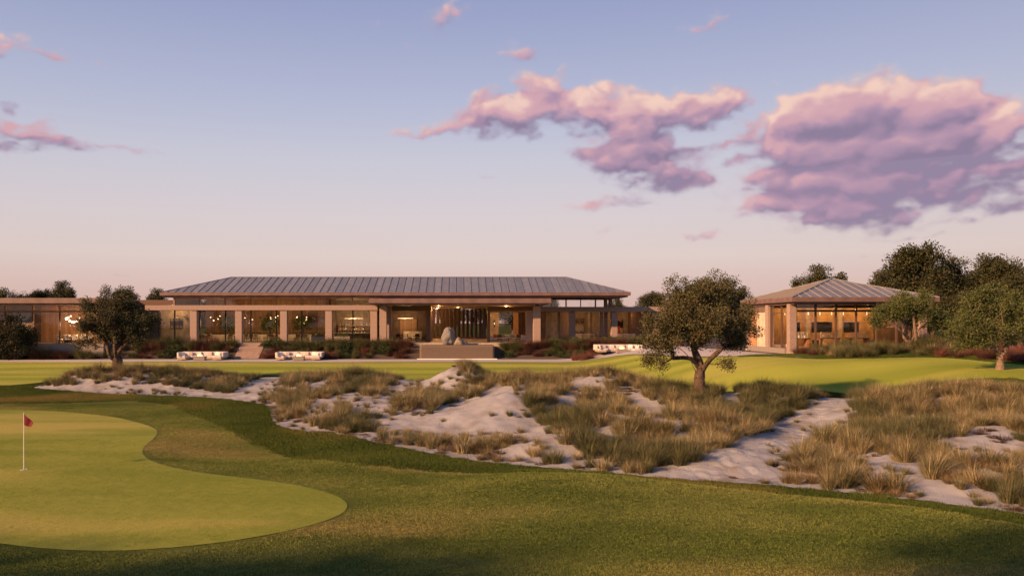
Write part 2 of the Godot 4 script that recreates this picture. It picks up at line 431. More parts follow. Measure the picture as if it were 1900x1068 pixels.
func make_regions() -> void:
	var p := PackedVector2Array()
	# the dunes: front edge against the turf, then round the back
	for a in [[62, 723], [110, 727], [200, 732], [330, 738], [440, 746], [497, 756], [502, 772], [515, 788], [560, 800], [640, 807], [700, 822], [800, 840], [900, 855], [1000, 865], [1100, 875], [1200, 883], [1300, 892], [1400, 897], [1500, 908], [1600, 918], [1700, 930], [1800, 942], [1900, 952], [2050, 975]]:
		p.append(plan(a[0], a[1], 0.04))
	for a in [[34.0, 26.0], [38.0, 34.0], [37.0, 42.0], [31.0, 46.5], [26.0, 47.5], [23.5, 48.5], [22.5, 50.5], [21.0, 51.2], [19.0, 50.3], [15.0, 53.5], [11.0, 57.0], [6.0, 60.5], [1.0, 63.0], [-6.0, 66.0], [-11.0, 69.0], [-14.0, 71.5], [-16.0, 72.5], [-17.5, 72.0], [-19.5, 69.5], [-23.0, 71.5], [-29.0, 72.0], [-33.0, 69.5]]:
		p.append(Vector2(a[0], a[1]))
	outline("sand", p)
	p = PackedVector2Array()
	for a in [[-60, 762], [0, 762], [80, 764], [150, 768], [210, 774], [255, 784], [284, 795], [292, 804], [284, 816], [268, 829], [264, 840], [276, 853], [310, 865], [360, 874], [420, 882], [500, 892], [570, 905], [620, 920], [643, 934], [640, 949], [610, 965], [550, 982], [450, 1001], [350, 1013], [250, 1020], [150, 1020], [50, 1013], [-60, 1000], [-250, 975]]:
		p.append(plan(a[0], a[1], 0.0))
	p.append(Vector2(-24, 28)); p.append(Vector2(-34, 36)); p.append(Vector2(-38, 44))
	outline("green", p)
	p = PackedVector2Array()
	for a in [[-400, 752], [-60, 752], [60, 752], [170, 749], [250, 747], [330, 757], [400, 787], [480, 818], [560, 846], [650, 866], [750, 877], [900, 889], [1050, 897], [1200, 905], [1350, 915], [1500, 928], [1650, 946], [1900, 990]]:
		p.append(plan(a[0], a[1], 0.0))
	for a in [[24.0, 16.0], [26.0, 5.0], [0.0, 4.0], [-30.0, 4.0], [-60.0, 10.0], [-64.0, 40.0]]: p.append(Vector2(a[0], a[1]))
	outline("fringe", p)
	# the far lawn, from the path in front of the house round to the pavilion
	p = PackedVector2Array()
	for a in [[-64.0, 63.0], [-45.0, 64.0], [-37.0, 66.5], [-34.0, 71.0], [-30.0, 74.0], [-22.0, 74.5], [-18.0, 75.0], [-10.0, 73.5], [-5.0, 69.0], [3.0, 65.0], [9.0, 61.0], [15.0, 56.0], [19.0, 53.2], [22.0, 53.0], [24.5, 50.8], [29.0, 49.5], [36.0, 46.0], [44.0, 40.0], [52.0, 42.0], [50.0, 47.0], [42.0, 50.0], [38.0, 52.5], [36.0, 56.0], [34.0, 58.8], [31.5, 59.0], [28.5, 59.2], [26.5, 61.0], [23.0, 65.5], [21.0, 72.0], [19.5, 82.0], [17.5, 87.5], [10.0, 88.6], [-10.0, 88.6], [-36.0, 88.6], [-64.0, 89.2]]:
		p.append(Vector2(a[0], a[1]))
	outline("lawn", p, 3)
	p = PackedVector2Array()
	for a in [[-64.0, 89.3], [-36.0, 88.8], [-10.0, 88.8], [10.0, 88.8], [17.5, 87.8], [19.8, 82.0], [21.2, 72.3], [23.2, 65.8], [26.7, 61.2], [27.6, 62.4], [26.5, 66.0], [26.4, 72.0], [26.0, 84.0], [25.5, 95.0], [22.0, 95.5], [20.0, 93.6], [15.0, 93.4], [0.0, 93.4], [-20.0, 93.4], [-40.0, 93.2], [-56.0, 91.5], [-64.0, 90.5]]:
		p.append(Vector2(a[0], a[1]))
	outline("path", p, 3)
	p = PackedVector2Array()
	for a in [[-64.0, 90.8], [-56.0, 91.8], [-40.0, 93.5], [-20.0, 93.7], [0.0, 93.7], [15.0, 93.7], [20.0, 94.0], [22.0, 95.8], [25.5, 95.4], [26.4, 84.0], [26.7, 72.0], [26.8, 66.0], [28.0, 62.2], [28.6, 59.5], [31.5, 59.3], [34.0, 59.1], [36.2, 56.3], [38.2, 52.8], [42.0, 50.3], [50.0, 47.3], [56.0, 42.5], [64.0, 45.0], [66.0, 100.0], [66.0, 136.0], [-64.0, 136.0]]:
		p.append(Vector2(a[0], a[1]))
	outline("bed", p, 2)

func profile(pts: Array, d: float) -> float:
	if d <= pts[0][0]: return pts[0][1]
	for i in pts.size() - 1:
		if d < pts[i + 1][0]: return lerpf(pts[i][1], pts[i + 1][1], smoothstep(pts[i][0], pts[i + 1][0], d))
	return pts[-1][1]

const MID := [[40.0, 0.0], [60.0, 0.12], [74.0, 0.6], [88.0, 1.1], [93.5, 1.2], [97.0, 2.6], [99.0, 2.7]]
const EAST := [[26.0, 0.0], [40.0, 0.3], [48.0, 0.65], [60.0, 2.7], [64.0, 2.85], [99.0, 2.7]]
const BANK := [[26.0, 0.0], [37.0, 0.3], [42.0, 0.7], [50.0, 2.5], [58.0, 2.85], [64.0, 2.95], [99.0, 2.7]]
const FOLDS := [[-9.0, 35.5, -0.34, 3.6, 3.0], [4.0, 26.0, 0.42, 5.0, 3.0], [14.0, 21.0, 0.35, 5.0, 3.0], [-3.0, 30.5, 0.22, 3.0, 2.2], [1.0, 19.0, -0.22, 5.0, 2.0]]
const TRACK := [[21.5, 50.5], [19.6, 43.0], [16.6, 38.0], [14.0, 33.8], [11.6, 30.6], [9.0, 29.2]]
# dune humps: x, far, height, half widths
const HUMPS := [
	[-27.5, 67.0, 1.15, 5.5, 3.0], [-22.0, 66.0, 0.9, 4.5, 3.0], [-31.5, 66.3, 0.5, 3.0, 2.0],
	[-12.5, 62.0, 0.7, 4.0, 6.0], [-8.0, 61.0, 1.35, 4.5, 5.0], [-4.0, 58.0, 1.1, 4.0, 4.0], [0.3, 56.5, 2.25, 3.2, 4.0], [4.5, 53.0, 1.75, 4.5, 4.5], [9.0, 51.0, 2.15, 4.5, 4.5],
	[-6.0, 50.0, 0.9, 5.0, 4.0], [-3.0, 45.0, 0.85, 4.5, 3.0], [2.6, 43.0, 1.6, 3.4, 2.8], [6.0, 46.0, 1.3, 4.0, 3.0], [11.5, 46.5, 1.55, 4.0, 4.0], [14.0, 45.0, 1.3, 3.0, 3.0], [17.5, 46.0, 1.25, 3.6, 3.2],
	[7.3, 37.5, 1.35, 3.6, 3.0], [10.8, 36.5, 0.95, 3.0, 2.6], [4.8, 33.8, 0.7, 3.0, 2.0], [10.0, 31.5, 0.55, 3.0, 1.8], [13.0, 40.0, 0.9, 2.6, 3.0],
	[21.8, 40.5, 1.15, 3.0, 4.0], [25.5, 42.0, 1.5, 5.0, 4.0], [30.0, 40.5, 1.35, 5.0, 4.0], [19.0, 33.0, 0.75, 3.4, 3.0], [22.5, 33.5, 1.05, 3.5, 2.6], [17.5, 28.0, 0.55, 3.0, 2.0], [24.5, 29.0, 0.9, 4.0, 2.5], [15.5, 26.0, 0.35, 1.8, 1.2]]

func height(x: float, d: float) -> float:
	var e := smoothstep(11.0, 25.0, x)
	var h := profile(MID, d)
	if e > 0.0: h = lerpf(h, lerpf(profile(EAST, d), profile(BANK, d), smoothstep(24.0, 34.0, x)), e)
	h += 0.07 * n_low.get_noise_2d(x, d) * smoothstep(96.0, 90.0, d)
	if x > 27.0 and d > 50.0: h += 0.55 * exp(-pow((x - 39.0) / 6.0, 2) - pow((d - 64.0) / 5.0, 2))
	if d < 44.0 and x > -24.0 and x < 24.0:                            # folds in the fairway
		var fold := 0.0
		for a in FOLDS: fold += a[2] * exp(-pow((x - a[0]) / a[3], 2) - pow((d - a[1]) / a[4], 2))
		if absf(fold) > 0.002: h += fold * smoothstep(0.0, 1.6, inside("green", x, d)) * smoothstep(0.0, 2.5, inside("sand", x, d))
	var s := inside("sand", x, d)
	if s < 0.0:
		var sum := 1.0
		for a in HUMPS:
			var ux: float = (x - a[0]) / a[3]; var uy: float = (d - a[1]) / a[4]
			var q := ux * ux + uy * uy
			if q < 5.0: sum += exp(3.0 * a[2] * exp(-q)) - 1.0
		var k := smoothstep(0.0, 2.6, -s)
		if x > 7.0 and d < 52.0:                                      # footprints along the sandy track
			var near := 9.0
			for i in TRACK.size() - 1:
				var q := Vector2(x, d); near = minf(near, q.distance_to(Geometry2D.get_closest_point_to_segment(q, Vector2(TRACK[i][0], TRACK[i][1]), Vector2(TRACK[i + 1][0], TRACK[i + 1][1]))))
			if near < 2.0: h -= 0.17 * smoothstep(2.0, 0.9, near) * maxf(0.0, n_step.get_noise_2d(x, d) - 0.05)
		h += k * (log(sum) / 3.0 + 0.16 * n_mid.get_noise_2d(x, d)) + 0.045 * smoothstep(0.1, 1.2, -s) * n_fine.get_noise_2d(x, d) + 0.018 * smoothstep(0.1, 0.8, -s) * n_step.get_noise_2d(x + 50.0, d)
	elif inside("green", x, d) > 0.0 and d < 60.0:
		h += 0.05 * smoothstep(0.0, 1.5, inside("green", x, d)) * (0.6 + n_mid.get_noise_2d(x * 0.5, d * 0.5))
	return h

func up_at(x: float, d: float) -> Vector3:
	var e := 0.2
	return Vector3(height(x - e, d) - height(x + e, d), 2 * e, height(x, d + e) - height(x, d - e)).normalized()

# a sheet over one region, cut to its outline cell by cell
func sheet(called: String, m: Material, key: String, step: float, lift: float, x0: float, x1: float, d0: float, d1: float, tint: Callable) -> void:
	var nx := int((x1 - x0) / step) + 1; var nd := int((d1 - d0) / step) + 1
	var s := PackedFloat32Array(); s.resize(nx * nd)
	var hh := PackedFloat32Array(); hh.resize(nx * nd)
	for j in nd:
		for i in nx:
			s[j * nx + i] = inside(key, x0 + i * step, d0 + j * step)
	for j in nd:
		for i in nx:
			var o := j * nx + i
			if s[o] < step * 2.0: hh[o] = height(x0 + i * step, d0 + j * step) + lift
	var v := PackedVector3Array(); var n := PackedVector3Array(); var c := PackedColorArray(); var idx := PackedInt32Array()
	var at := PackedInt32Array(); at.resize(nx * nd); at.fill(-1)
	var vert := func(i: int, j: int) -> int:
		var o := j * nx + i
		if at[o] < 0:
			at[o] = v.size()
			v.append(Vector3(x0 + i * step, hh[o], -(d0 + j * step)))
			var l := o - 1 if i > 0 and s[o - 1] < step * 2.0 else o; var r := o + 1 if i < nx - 1 and s[o + 1] < step * 2.0 else o
			var f := o - nx if j > 0 and s[o - nx] < step * 2.0 else o; var b := o + nx if j < nd - 1 and s[o + nx] < step * 2.0 else o
			n.append(Vector3((hh[l] - hh[r]) / maxf(1, r - l), step, (hh[b] - hh[f]) / maxf(1, (b - f) / nx)).normalized())
			c.append(tint.call(x0 + i * step, d0 + j * step))
		return at[o]
	for j in nd - 1:
		for i in nx - 1:
			var o := j * nx + i
			var q := [s[o], s[o + 1], s[o + nx + 1], s[o + nx]]
			if q[0] < 0 and q[1] < 0 and q[2] < 0 and q[3] < 0:
				var a: int = vert.call(i, j); var b: int = vert.call(i + 1, j); var e: int = vert.call(i + 1, j + 1); var f: int = vert.call(i, j + 1)
				idx.append_array([a, f, b, b, f, e])
			elif q[0] < 0 or q[1] < 0 or q[2] < 0 or q[3] < 0:
				var ij := [[i, j], [i + 1, j], [i + 1, j + 1], [i, j + 1]]
				var ring: Array[int] = []
				for k in 4:
					var k2 := (k + 1) % 4
					if q[k] < 0: ring.append(vert.call(ij[k][0], ij[k][1]))
					if (q[k] < 0) != (q[k2] < 0):
						var t: float = q[k] / (q[k] - q[k2])
						var o1: int = ij[k][1] * nx + ij[k][0]; var o2: int = ij[k2][1] * nx + ij[k2][0]
						var px: float = x0 + lerpf(ij[k][0], ij[k2][0], t) * step; var pd: float = d0 + lerpf(ij[k][1], ij[k2][1], t) * step
						ring.append(v.size())
						v.append(Vector3(px, lerpf(hh[o1], hh[o2], t), -pd)); n.append(Vector3.UP); c.append(tint.call(px, pd))
				for k in range(1, ring.size() - 1): idx.append_array([ring[0], ring[k + 1], ring[k]])
	structure(called, arrays(v, n, c, idx), m)

func blend3(a: Color, b: Color, c: Color, t: float, u: float) -> Color:
	return a.lerp(b, clampf(t, 0, 1)).lerp(c, clampf(u, 0, 1))

# turf colours: patches of greener, drier and browner grass
func turf_rough_tint(x: float, d: float) -> Color:
	var t := 0.5 + 1.2 * n_mid.get_noise_2d(x * 0.7, d * 0.7); var u := -0.3 + 1.5 * n_low.get_noise_2d(x * 1.7 + 50, d * 1.7)
	if x < -18.0 and d > 50.0: u += 0.9 * smoothstep(-19.0, -26.0, x) * smoothstep(52.0, 56.0, d) * smoothstep(64.0, 59.0, d)       # dry patch of rough
	return blend3(Color(0.052, 0.078, 0.018), Color(0.084, 0.110, 0.026), Color(0.19, 0.155, 0.050), t, u)
func turf_fringe_tint(x: float, d: float) -> Color:
	var t := 0.5 + 1.4 * n_mid.get_noise_2d(x * 0.5, d * 1.2) + 0.6 * n_fine.get_noise_2d(x * 1.6, d * 1.6); var u := -0.05 + 1.9 * n_low.get_noise_2d(x * 1.1 + 20, d * 3.0)
	return blend3(Color(0.116, 0.156, 0.037), Color(0.194, 0.224, 0.061), Color(0.335, 0.287, 0.106), t, u)
func turf_green_tint(x: float, d: float) -> Color:
	var t := 0.5 + 1.3 * n_mid.get_noise_2d(x * 0.3, d * 1.1 + 70) + 0.7 * n_fine.get_noise_2d(x * 2.0, d * 2.0); var u := -0.1 + 2.0 * n_low.get_noise_2d(x * 0.9 - 40, d * 3.0)
	return blend3(Color(0.303, 0.366, 0.070), Color(0.407, 0.447, 0.096), Color(0.577, 0.528, 0.148), t, u)
func turf_lawn_tint(x: float, d: float) -> Color:
	var stripe := 0.5 + 0.5 * sin(d * 1.15 + 0.5 * sin(x * 0.07)); var t := -0.05 + 0.95 * stripe + 1.2 * n_mid.get_noise_2d(x * 0.12, d * 0.9); var u := -0.15 + 1.5 * n_low.get_noise_2d(x * 0.5 + 9, d * 2.2)
	return blend3(Color(0.351, 0.427, 0.070), Color(0.506, 0.560, 0.100), Color(0.652, 0.615, 0.156), t, u)
func sand_tint(x: float, d: float) -> Color:
	var t := 0.5 + 1.0 * n_mid.get_noise_2d(x, d) + 0.9 * n_step.get_noise_2d(x, d); var u := -0.15 + 1.6 * n_mid.get_noise_2d(x * 2.2 + 30, d * 2.2)
	return blend3(Color(0.321, 0.326, 0.343), Color(0.388, 0.400, 0.427), Color(0.249, 0.230, 0.219), t, u)
func soil_tint(x: float, d: float) -> Color:
	var t := 0.5 + n_mid.get_noise_2d(x, d)
	return Color(0.7, 0.65, 0.6).lerp(Color(1.2, 1.15, 1.1), t)
func path_tint(x: float, d: float) -> Color:
	return Color.WHITE

func make_ground() -> void:
	# one sheet out to the horizon: half-metre cells where it is seen near, wide ones beyond
	var xs := PackedFloat32Array(); var ds := PackedFloat32Array()
	for a in [-2500.0, -900.0, -400.0, -200.0, -120.0, -90.0, -75.0]: xs.append(a)
	var q := -66.0
	while q <= 66.0: xs.append(q); q += 0.5
	for a in [75.0, 90.0, 120.0, 200.0, 400.0, 900.0, 2500.0]: xs.append(a)
	for a in [-800.0, -200.0, -60.0, -20.0, -5.0, 0.0]: ds.append(a)
	q = 4.0
	while q <= 136.0: ds.append(q); q += 0.5
	for a in [150.0, 180.0, 250.0, 400.0, 900.0, 2500.0]: ds.append(a)
	var v := PackedVector3Array(); var n := PackedVector3Array(); var c := PackedColorArray(); var idx := PackedInt32Array()
	var nx := xs.size()
	for d in ds:
		for x in xs:
			var h := height(clampf(x, -66, 66), clampf(d, 4, 136))
			var s := inside("sand", x, d)
			if s < -0.6: h -= minf(0.4, (-s - 0.6) * 0.5)
			v.append(Vector3(x, h, -d)); n.append(Vector3.UP); c.append(turf_rough_tint(x, d))
	for j in ds.size():
		for i in nx:
			var o := j * nx + i
			var l := o - 1 if i > 0 else o; var r := o + 1 if i < nx - 1 else o
			var f := o - nx if j > 0 else o; var b := o + nx if j < ds.size() - 1 else o
			var gx := (v[l].y - v[r].y) / (v[r].x - v[l].x); var gz := (v[b].y - v[f].y) / (v[f].z - v[b].z)
			n[o] = Vector3(gx, 1, gz).normalized()
			if i < nx - 1 and j < ds.size() - 1: idx.append_array([o, o + nx, o + 1, o + 1, o + nx, o + nx + 1])
	structure("ground", arrays(v, n, c, idx), M.turf_rough)
	sheet("dune_sand", M.sand, "sand", 0.16, 0.02, -36.0, 40.0, 22.0, 74.0, sand_tint)
	sheet("fairway", M.turf_fringe, "fringe", 0.5, 0.012, -64.0, 32.0, 4.0, 56.0, turf_fringe_tint)
	sheet("putting_green_turf", M.turf_green, "green", 0.2, 0.028, -42.0, 2.0, 16.0, 52.0, turf_green_tint)
	sheet("lawn", M.turf_lawn, "lawn", 0.5, 0.02, -64.0, 56.0, 38.0, 90.0, turf_lawn_tint)
	sheet("path", M.path, "path", 0.5, 0.03, -64.0, 30.0, 58.0, 98.0, path_tint)
	sheet("planting_bed_soil", M.soil, "bed", 0.5, 0.015, -64.0, 66.0, 42.0, 136.0, soil_tint)

func ground_y(x: float, d: float) -> float:
	return height(x, d) + 0.02

# ---------------------------------------------------------------- buildings
# one slope of a hipped roof: panels between standing seams. a = low corner, along = eave direction, length, inward = direction up the slope (level), run and rise to the ridge
func roof_slope(roof: Node3D, a: Vector3, along: Vector3, length: float, inward: Vector3, run: float, rise: float, gap: float, seam_m: Material, seam_w := 0.05) -> void:
	var count := int(round(length / gap)); gap = length / count
	var up := (inward * run + Vector3.UP * rise)
	var nrm := along.cross(up).normalized()
	if nrm.y < 0: nrm = -nrm
	var tall := func(s: float) -> float: return clampf(minf(s, length - s) / run, 0.0, 1.0)
	var k := length * 0.5
	for i in count:
		var s0 := i * gap; var s1 := s0 + gap
		var poly: Array[Vector3] = [along * s0, along * s1]
		var cuts: Array[float] = [s1]
		for q in [length - run, run]:
			if q > s0 + 0.001 and q < s1 - 0.001: cuts.append(q)
		if length <= 2.0 * run and k > s0 + 0.001 and k < s1 - 0.001: cuts.append(k)
		cuts.sort(); cuts.reverse(); cuts.append(s0)
		for q in cuts:
			var t: float = tall.call(q)
			if t > 0.0005: poly.append(along * q + up * t)
		var mid := Vector3.ZERO
		for p in poly: mid += p
		mid /= poly.size()
		var v := PackedVector3Array(); var n := PackedVector3Array()
		for side in [0.0, -0.03]:
			for j in range(1, poly.size() - 1):
				var tri: Array = [poly[0], poly[j], poly[j + 1]]
				if (tri[1] - tri[0]).cross(tri[2] - tri[0]).dot(nrm) > 0.0 == (side == 0.0): tri.reverse()
				for p in tri: v.append(p - mid + nrm * side); n.append(nrm if side == 0.0 else -nrm)
		var mm: Material = M[["roof_a", "roof_b", "roof_c", "roof_a"][(i * 7 + int(absf(a.x))) % 4]]
		var o := part(roof, "roof_panel", arrays(v, n, PackedColorArray(), PackedInt32Array()), mm)
		o.global_position = a + mid
	for i in range(1, count):
		var s := i * gap
		var t: float = tall.call(s)
		var long := up * t
		var b := BoxMesh.new(); b.size = Vector3(seam_w, 0.07, long.length())
		var o := part(roof, "seam", b, seam_m)
		o.global_transform = Transform3D(Basis(along.normalized(), nrm, along.normalized().cross(nrm)), a + along * s + long * 0.5 + nrm * 0.03)

func hip_roof(parent: Node3D, x0: float, x1: float, d0: float, d1: float, y: float, rise: float, gap: float, seam_m: Material, seam_w: float) -> void:
	var run := (d1 - d0) / 2
	var roof := Node3D.new(); roof.name = "roof"; parent.add_child(roof, true); roof.global_position = Vector3((x0 + x1) / 2, y, -(d0 + d1) / 2)
	roof_slope(roof, Vector3(x0, y, -d0), Vector3.RIGHT, x1 - x0, Vector3.FORWARD, run, rise, gap, seam_m, seam_w)
	roof_slope(roof, Vector3(x1, y, -d1), Vector3.LEFT, x1 - x0, Vector3.BACK, run, rise, (x1 - x0) / 4, seam_m, seam_w)
	roof_slope(roof, Vector3(x0, y, -d1), Vector3.BACK, d1 - d0, Vector3.RIGHT, run, rise, gap, seam_m, seam_w)
	roof_slope(roof, Vector3(x1, y, -d0), Vector3.FORWARD, d1 - d0, Vector3.LEFT, run, rise, gap, seam_m, seam_w)
	# caps over the hips and the ridge
	var peak0 := Vector3(minf(x0 + run, (x0 + x1) / 2), y + rise, -(d0 + run)); var peak1 := Vector3(maxf(x1 - run, (x0 + x1) / 2), y + rise, -(d0 + run))
	for e in [[Vector3(x0, y, -d0), peak0], [Vector3(x1, y, -d0), peak1], [Vector3(x0, y, -d1), peak0], [Vector3(x1, y, -d1), peak1], [peak0, peak1]]:
		var l: Vector3 = e[1] - e[0]
		if l.length() < 0.05: continue
		var b := BoxMesh.new(); b.size = Vector3(0.16, 0.05, l.length())
		var o := part(roof, "ridge_cap", b, M.roof_seam)
		o.global_position = (e[0] + e[1]) / 2 + Vector3.UP * 0.035
		o.basis = Basis.looking_at(l.normalized())
	# boxed eave: fascia in two steps and the soffit behind it
	for s in [[x0, x1, d0, d0 + 0.25], [x0, x1, d1 - 0.25, d1], [x0, x0 + 0.25, d0 + 0.25, d1 - 0.25], [x1 - 0.25, x1, d0 + 0.25, d1 - 0.25]]:
		var f := box(roof, "fascia", M.copper, s[0], s[1], y - 0.36, y + 0.03, s[2], s[3])
	for s in [[x0 + 0.3, x1 - 0.3, d0 + 0.3, d0 + 0.5], [x0 + 0.3, x0 + 0.5, d0 + 0.5, d1 - 0.5], [x1 - 0.5, x1 - 0.3, d0 + 0.5, d1 - 0.5]]:
		box(roof, "fascia", M.copper, s[0], s[1], y - 0.56, y - 0.37, s[2], s[3])
	box(roof, "soffit", M.wood_ceiling, x0 + 0.51, x1 - 0.51, y - 0.53, y - 0.43, d0 + 0.51, d1 - 0.51)

# a wall of upright boards, too narrow to pick apart from here, joined
func board_wall(parent: Node3D, x0: float, x1: float, y0: float, y1: float, far: float, w: float, c0: Color, c1: Color, along_x := true) -> MeshInstance3D:
	var st := SurfaceTool.new(); st.begin(Mesh.PRIMITIVE_TRIANGLES)
	var i := 0; var x := x0
	while x < x1 - 0.02:
		var b := BoxMesh.new(); var bw := minf(w * rng.randf_range(0.75, 1.25), x1 - x)
		b.size = Vector3(bw - 0.02, y1 - y0, 0.08) if along_x else Vector3(0.08, y1 - y0, bw - 0.02)
		var ar := b.get_mesh_arrays()
		var col := c0.lerp(c1, rng.randf())
		var cs := PackedColorArray(); cs.resize(ar[Mesh.ARRAY_VERTEX].size()); cs.fill(col)
		ar[Mesh.ARRAY_COLOR] = cs
		var am := ArrayMesh.new(); am.add_surface_from_arrays(Mesh.PRIMITIVE_TRIANGLES, ar)
		var q := x + bw / 2; var dz := rng.randf_range(0.0, 0.03)
		st.append_from(am, 0, Transform3D(Basis(), Vector3(q - (x0 + x1) / 2, 0, dz) if along_x else Vector3(dz, 0, -(q - (x0 + x1) / 2))))
		x += bw
	var o := part(parent, "board_wall", st.commit(), M.wood_boards)
	o.set_meta("kind", "stuff")
	o.global_position = Vector3((x0 + x1) / 2, (y0 + y1) / 2, -far) if along_x else Vector3(far, (y0 + y1) / 2, -(x0 + x1) / 2)
	return o

func post(parent: Node3D, x: float, far: float, w: float, y0: float, y1: float, m: Material = null, called := "column") -> void:
	var c := part(parent, called, rbox(Vector3(w, y1 - y0, w), 0.03, 1), m if m else M.wood_post)
	c.global_position = Vector3(x, (y0 + y1) / 2, -far)

func glass_row(parent: Node3D, xs: Array, y0: float, y1: float, far: float, frame: Material, fw: float, called := "window_pane") -> void:
	for i in xs.size():
		box(parent, "mullion", frame, xs[i] - fw / 2, xs[i] + fw / 2, y0, y1, far - 0.09, far + 0.09)
		if i < xs.size() - 1: box(parent, called, M.glass, xs[i] + fw / 2, xs[i + 1] - fw / 2, y0 + 0.06, y1 - 0.06, far - 0.008, far + 0.008)
	box(parent, "frame_rail", frame, xs[0] + fw / 2, xs[-1] - fw / 2, y0, y0 + 0.06, far - 0.05, far + 0.05)
	box(parent, "frame_rail", frame, xs[0] + fw / 2, xs[-1] - fw / 2, y1 - 0.06, y1, far - 0.05, far + 0.05)

const BOARD0 := Color(0.42, 0.215, 0.095)
const BOARD1 := Color(0.62, 0.36, 0.18)

func make_clubhouse() -> void:
	var h := thing("clubhouse", "long timber clubhouse with low hipped grey metal roof and deep porches", "building", Vector3(-8, 0, -105))
	# floors
	box(h, "podium", M.concrete, -38.6, -9.9, 0.2, 3.0, 97.4, 114.5)
	box(h, "podium", M.stone_floor, -9.9, 11.6, 0.2, 3.0, 97.0, 128.0)
	box(h, "podium", M.concrete, 11.6, 27.6, 0.2, 3.0, 103.6, 115.0)
	hip_roof(h, -37.2, 21.5, 100.0, 114.0, 9.22, 2.3, 0.95, M.roof_seam, 0.06)
	# west porch
	for i in 5: 
		post(h, -32.3 + 5.5 * i, 98.3, 0.82, 3.0, 6.9)
		post(h, -32.3 + 5.5 * i, 98.3, 0.5, 6.9, 7.0, M.bronze, "column_neck")
	box(h, "beam", M.wood_beam, -38.2, -9.85, 7.0, 7.6, 97.9, 98.7)
	box(h, "porch_roof", M.wood_ceiling, -38.2, -9.9, 7.1, 7.5, 98.71, 103.2)
	var xs := []
	for i in 9: xs.append(-36.4 + 3.27 * i)
	glass_row(h, [-38.4] + xs, 3.0, 7.09, 103.1, M.steel, 0.14)
	glass_row(h, xs, 7.51, 8.69, 102.9, M.wood_post, 0.16)
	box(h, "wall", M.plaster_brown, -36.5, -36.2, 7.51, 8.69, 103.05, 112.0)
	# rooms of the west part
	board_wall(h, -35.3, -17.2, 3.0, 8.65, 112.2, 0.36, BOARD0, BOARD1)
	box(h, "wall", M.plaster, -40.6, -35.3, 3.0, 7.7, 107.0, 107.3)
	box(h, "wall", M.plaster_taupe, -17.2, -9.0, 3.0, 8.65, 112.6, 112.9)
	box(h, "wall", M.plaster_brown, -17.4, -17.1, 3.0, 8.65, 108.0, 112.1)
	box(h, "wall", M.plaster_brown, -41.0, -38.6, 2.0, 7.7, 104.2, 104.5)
	box(h, "link_roof", M.bronze, -45.0, -36.52, 7.75, 8.4, 103.6, 114.0)
	# canopy over the way in
	box(h, "canopy", M.copper, -10.6, 11.0, 7.80, 8.36, 95.0, 112.0)
	box(h, "canopy_rim", M.copper, -10.4, 10.8, 7.64, 7.80, 95.2, 95.6)
	box(h, "canopy_ceiling", M.wood_ceiling, -10.4, 10.8, 7.66, 7.80, 95.61, 127.0)
	box(h, "rear_roof", M.copper, -6.0, 6.5, 7.81, 8.2, 112.01, 127.0)
	box(h, "wall", M.plaster_brown, -9.9, 10.6, 8.37, 8.69, 102.8, 103.1)
	post(h, -9.1, 97.6, 0.84, 3.0, 7.55)
	post(h, -8.75, 100.4, 0.8, 3.0, 7.55)
	post(h, 9.55, 97.6, 0.88, 3.0, 7.5)
	post(h, 9.55, 97.6, 0.5, 7.5, 7.66, M.bronze, "column_neck")
	post(h, 8.95, 101.2, 0.84, 3.0, 7.0)
	box(h, "beam", M.wood_dark, -8.3, -3.4, 6.95, 7.6, 100.6, 101.0)
	box(h, "beam", M.wood_dark, 3.7, 9.6, 6.95, 7.5, 100.8, 101.2)
	# room west of the passage
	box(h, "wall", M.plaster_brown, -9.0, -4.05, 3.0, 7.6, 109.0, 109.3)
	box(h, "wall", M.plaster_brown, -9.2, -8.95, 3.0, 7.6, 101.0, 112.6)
	board_wall(h, -7.9, -5.6, 3.9, 5.9, 108.9, 0.16, Color(0.30, 0.16, 0.08), Color(0.40, 0.22, 0.11))
	box(h, "partition", M.wood_dark, -4.05, -3.5, 3.0, 7.6, 101.2, 110.0)
	box(h, "wall", M.wood_warm, -4.7, -4.3, 3.0, 7.65, 110.0, 126.0)
	# passage: upright fins at its far end
	for i in 13:
		var f := part(h, "fin", rbox(Vector3(0.12, 4.2, 0.5), 0.02, 1), M.wood_dark if i % 2 else M.wood_dark, Vector3.ZERO)
		f.global_position = Vector3(-3.85 + 0.665 * i, 5.4, -126.0); f.rotation.y = deg_to_rad(-52.0)
	box(h, "fin_sill", M.wood_dark, -4.3, 4.7, 3.0, 3.3, 125.7, 126.3)
	# lounge east of the passage
	box(h, "partition", M.wood_dark, 3.72, 4.02, 3.0, 7.0, 101.2, 103.0)
	box(h, "wall_panel", M.plaster, 4.4, 5.65, 3.0, 6.9, 112.0, 112.3)
	box(h, "window_pane", M.glass, 5.66, 7.65, 3.0, 6.9, 112.1, 112.116)
	box(h, "wall_panel", M.wood_warm, 7.7, 8.4, 3.0, 6.9, 112.0, 112.3)
	box(h, "wall", M.plaster_brown, 8.41, 11.6, 3.0, 7.6, 112.4, 112.7)
	for i in 6: box(h, "batten", M.wood_dark, 8.45 + 0.2 * i, 8.53 + 0.2 * i, 3.0, 6.9, 112.0, 112.38)
	box(h, "header", M.wood_dark, 3.9, 11.6, 6.9, 7.62, 111.9, 112.39)
	# east porch
	box(h, "beam", M.wood_beam, 9.4, 27.0, 6.91, 7.54, 104.7, 105.5)
	for x in [14.9, 20.4, 25.9]:
		post(h, x, 105.1, 0.8, 3.0, 6.82)
		post(h, x, 105.1, 0.5, 6.82, 6.91, M.bronze, "column_neck")
	post(h, 19.0, 106.6, 0.5, 3.0, 6.9); post(h, 19.75, 107.6, 0.5, 3.0, 6.9)
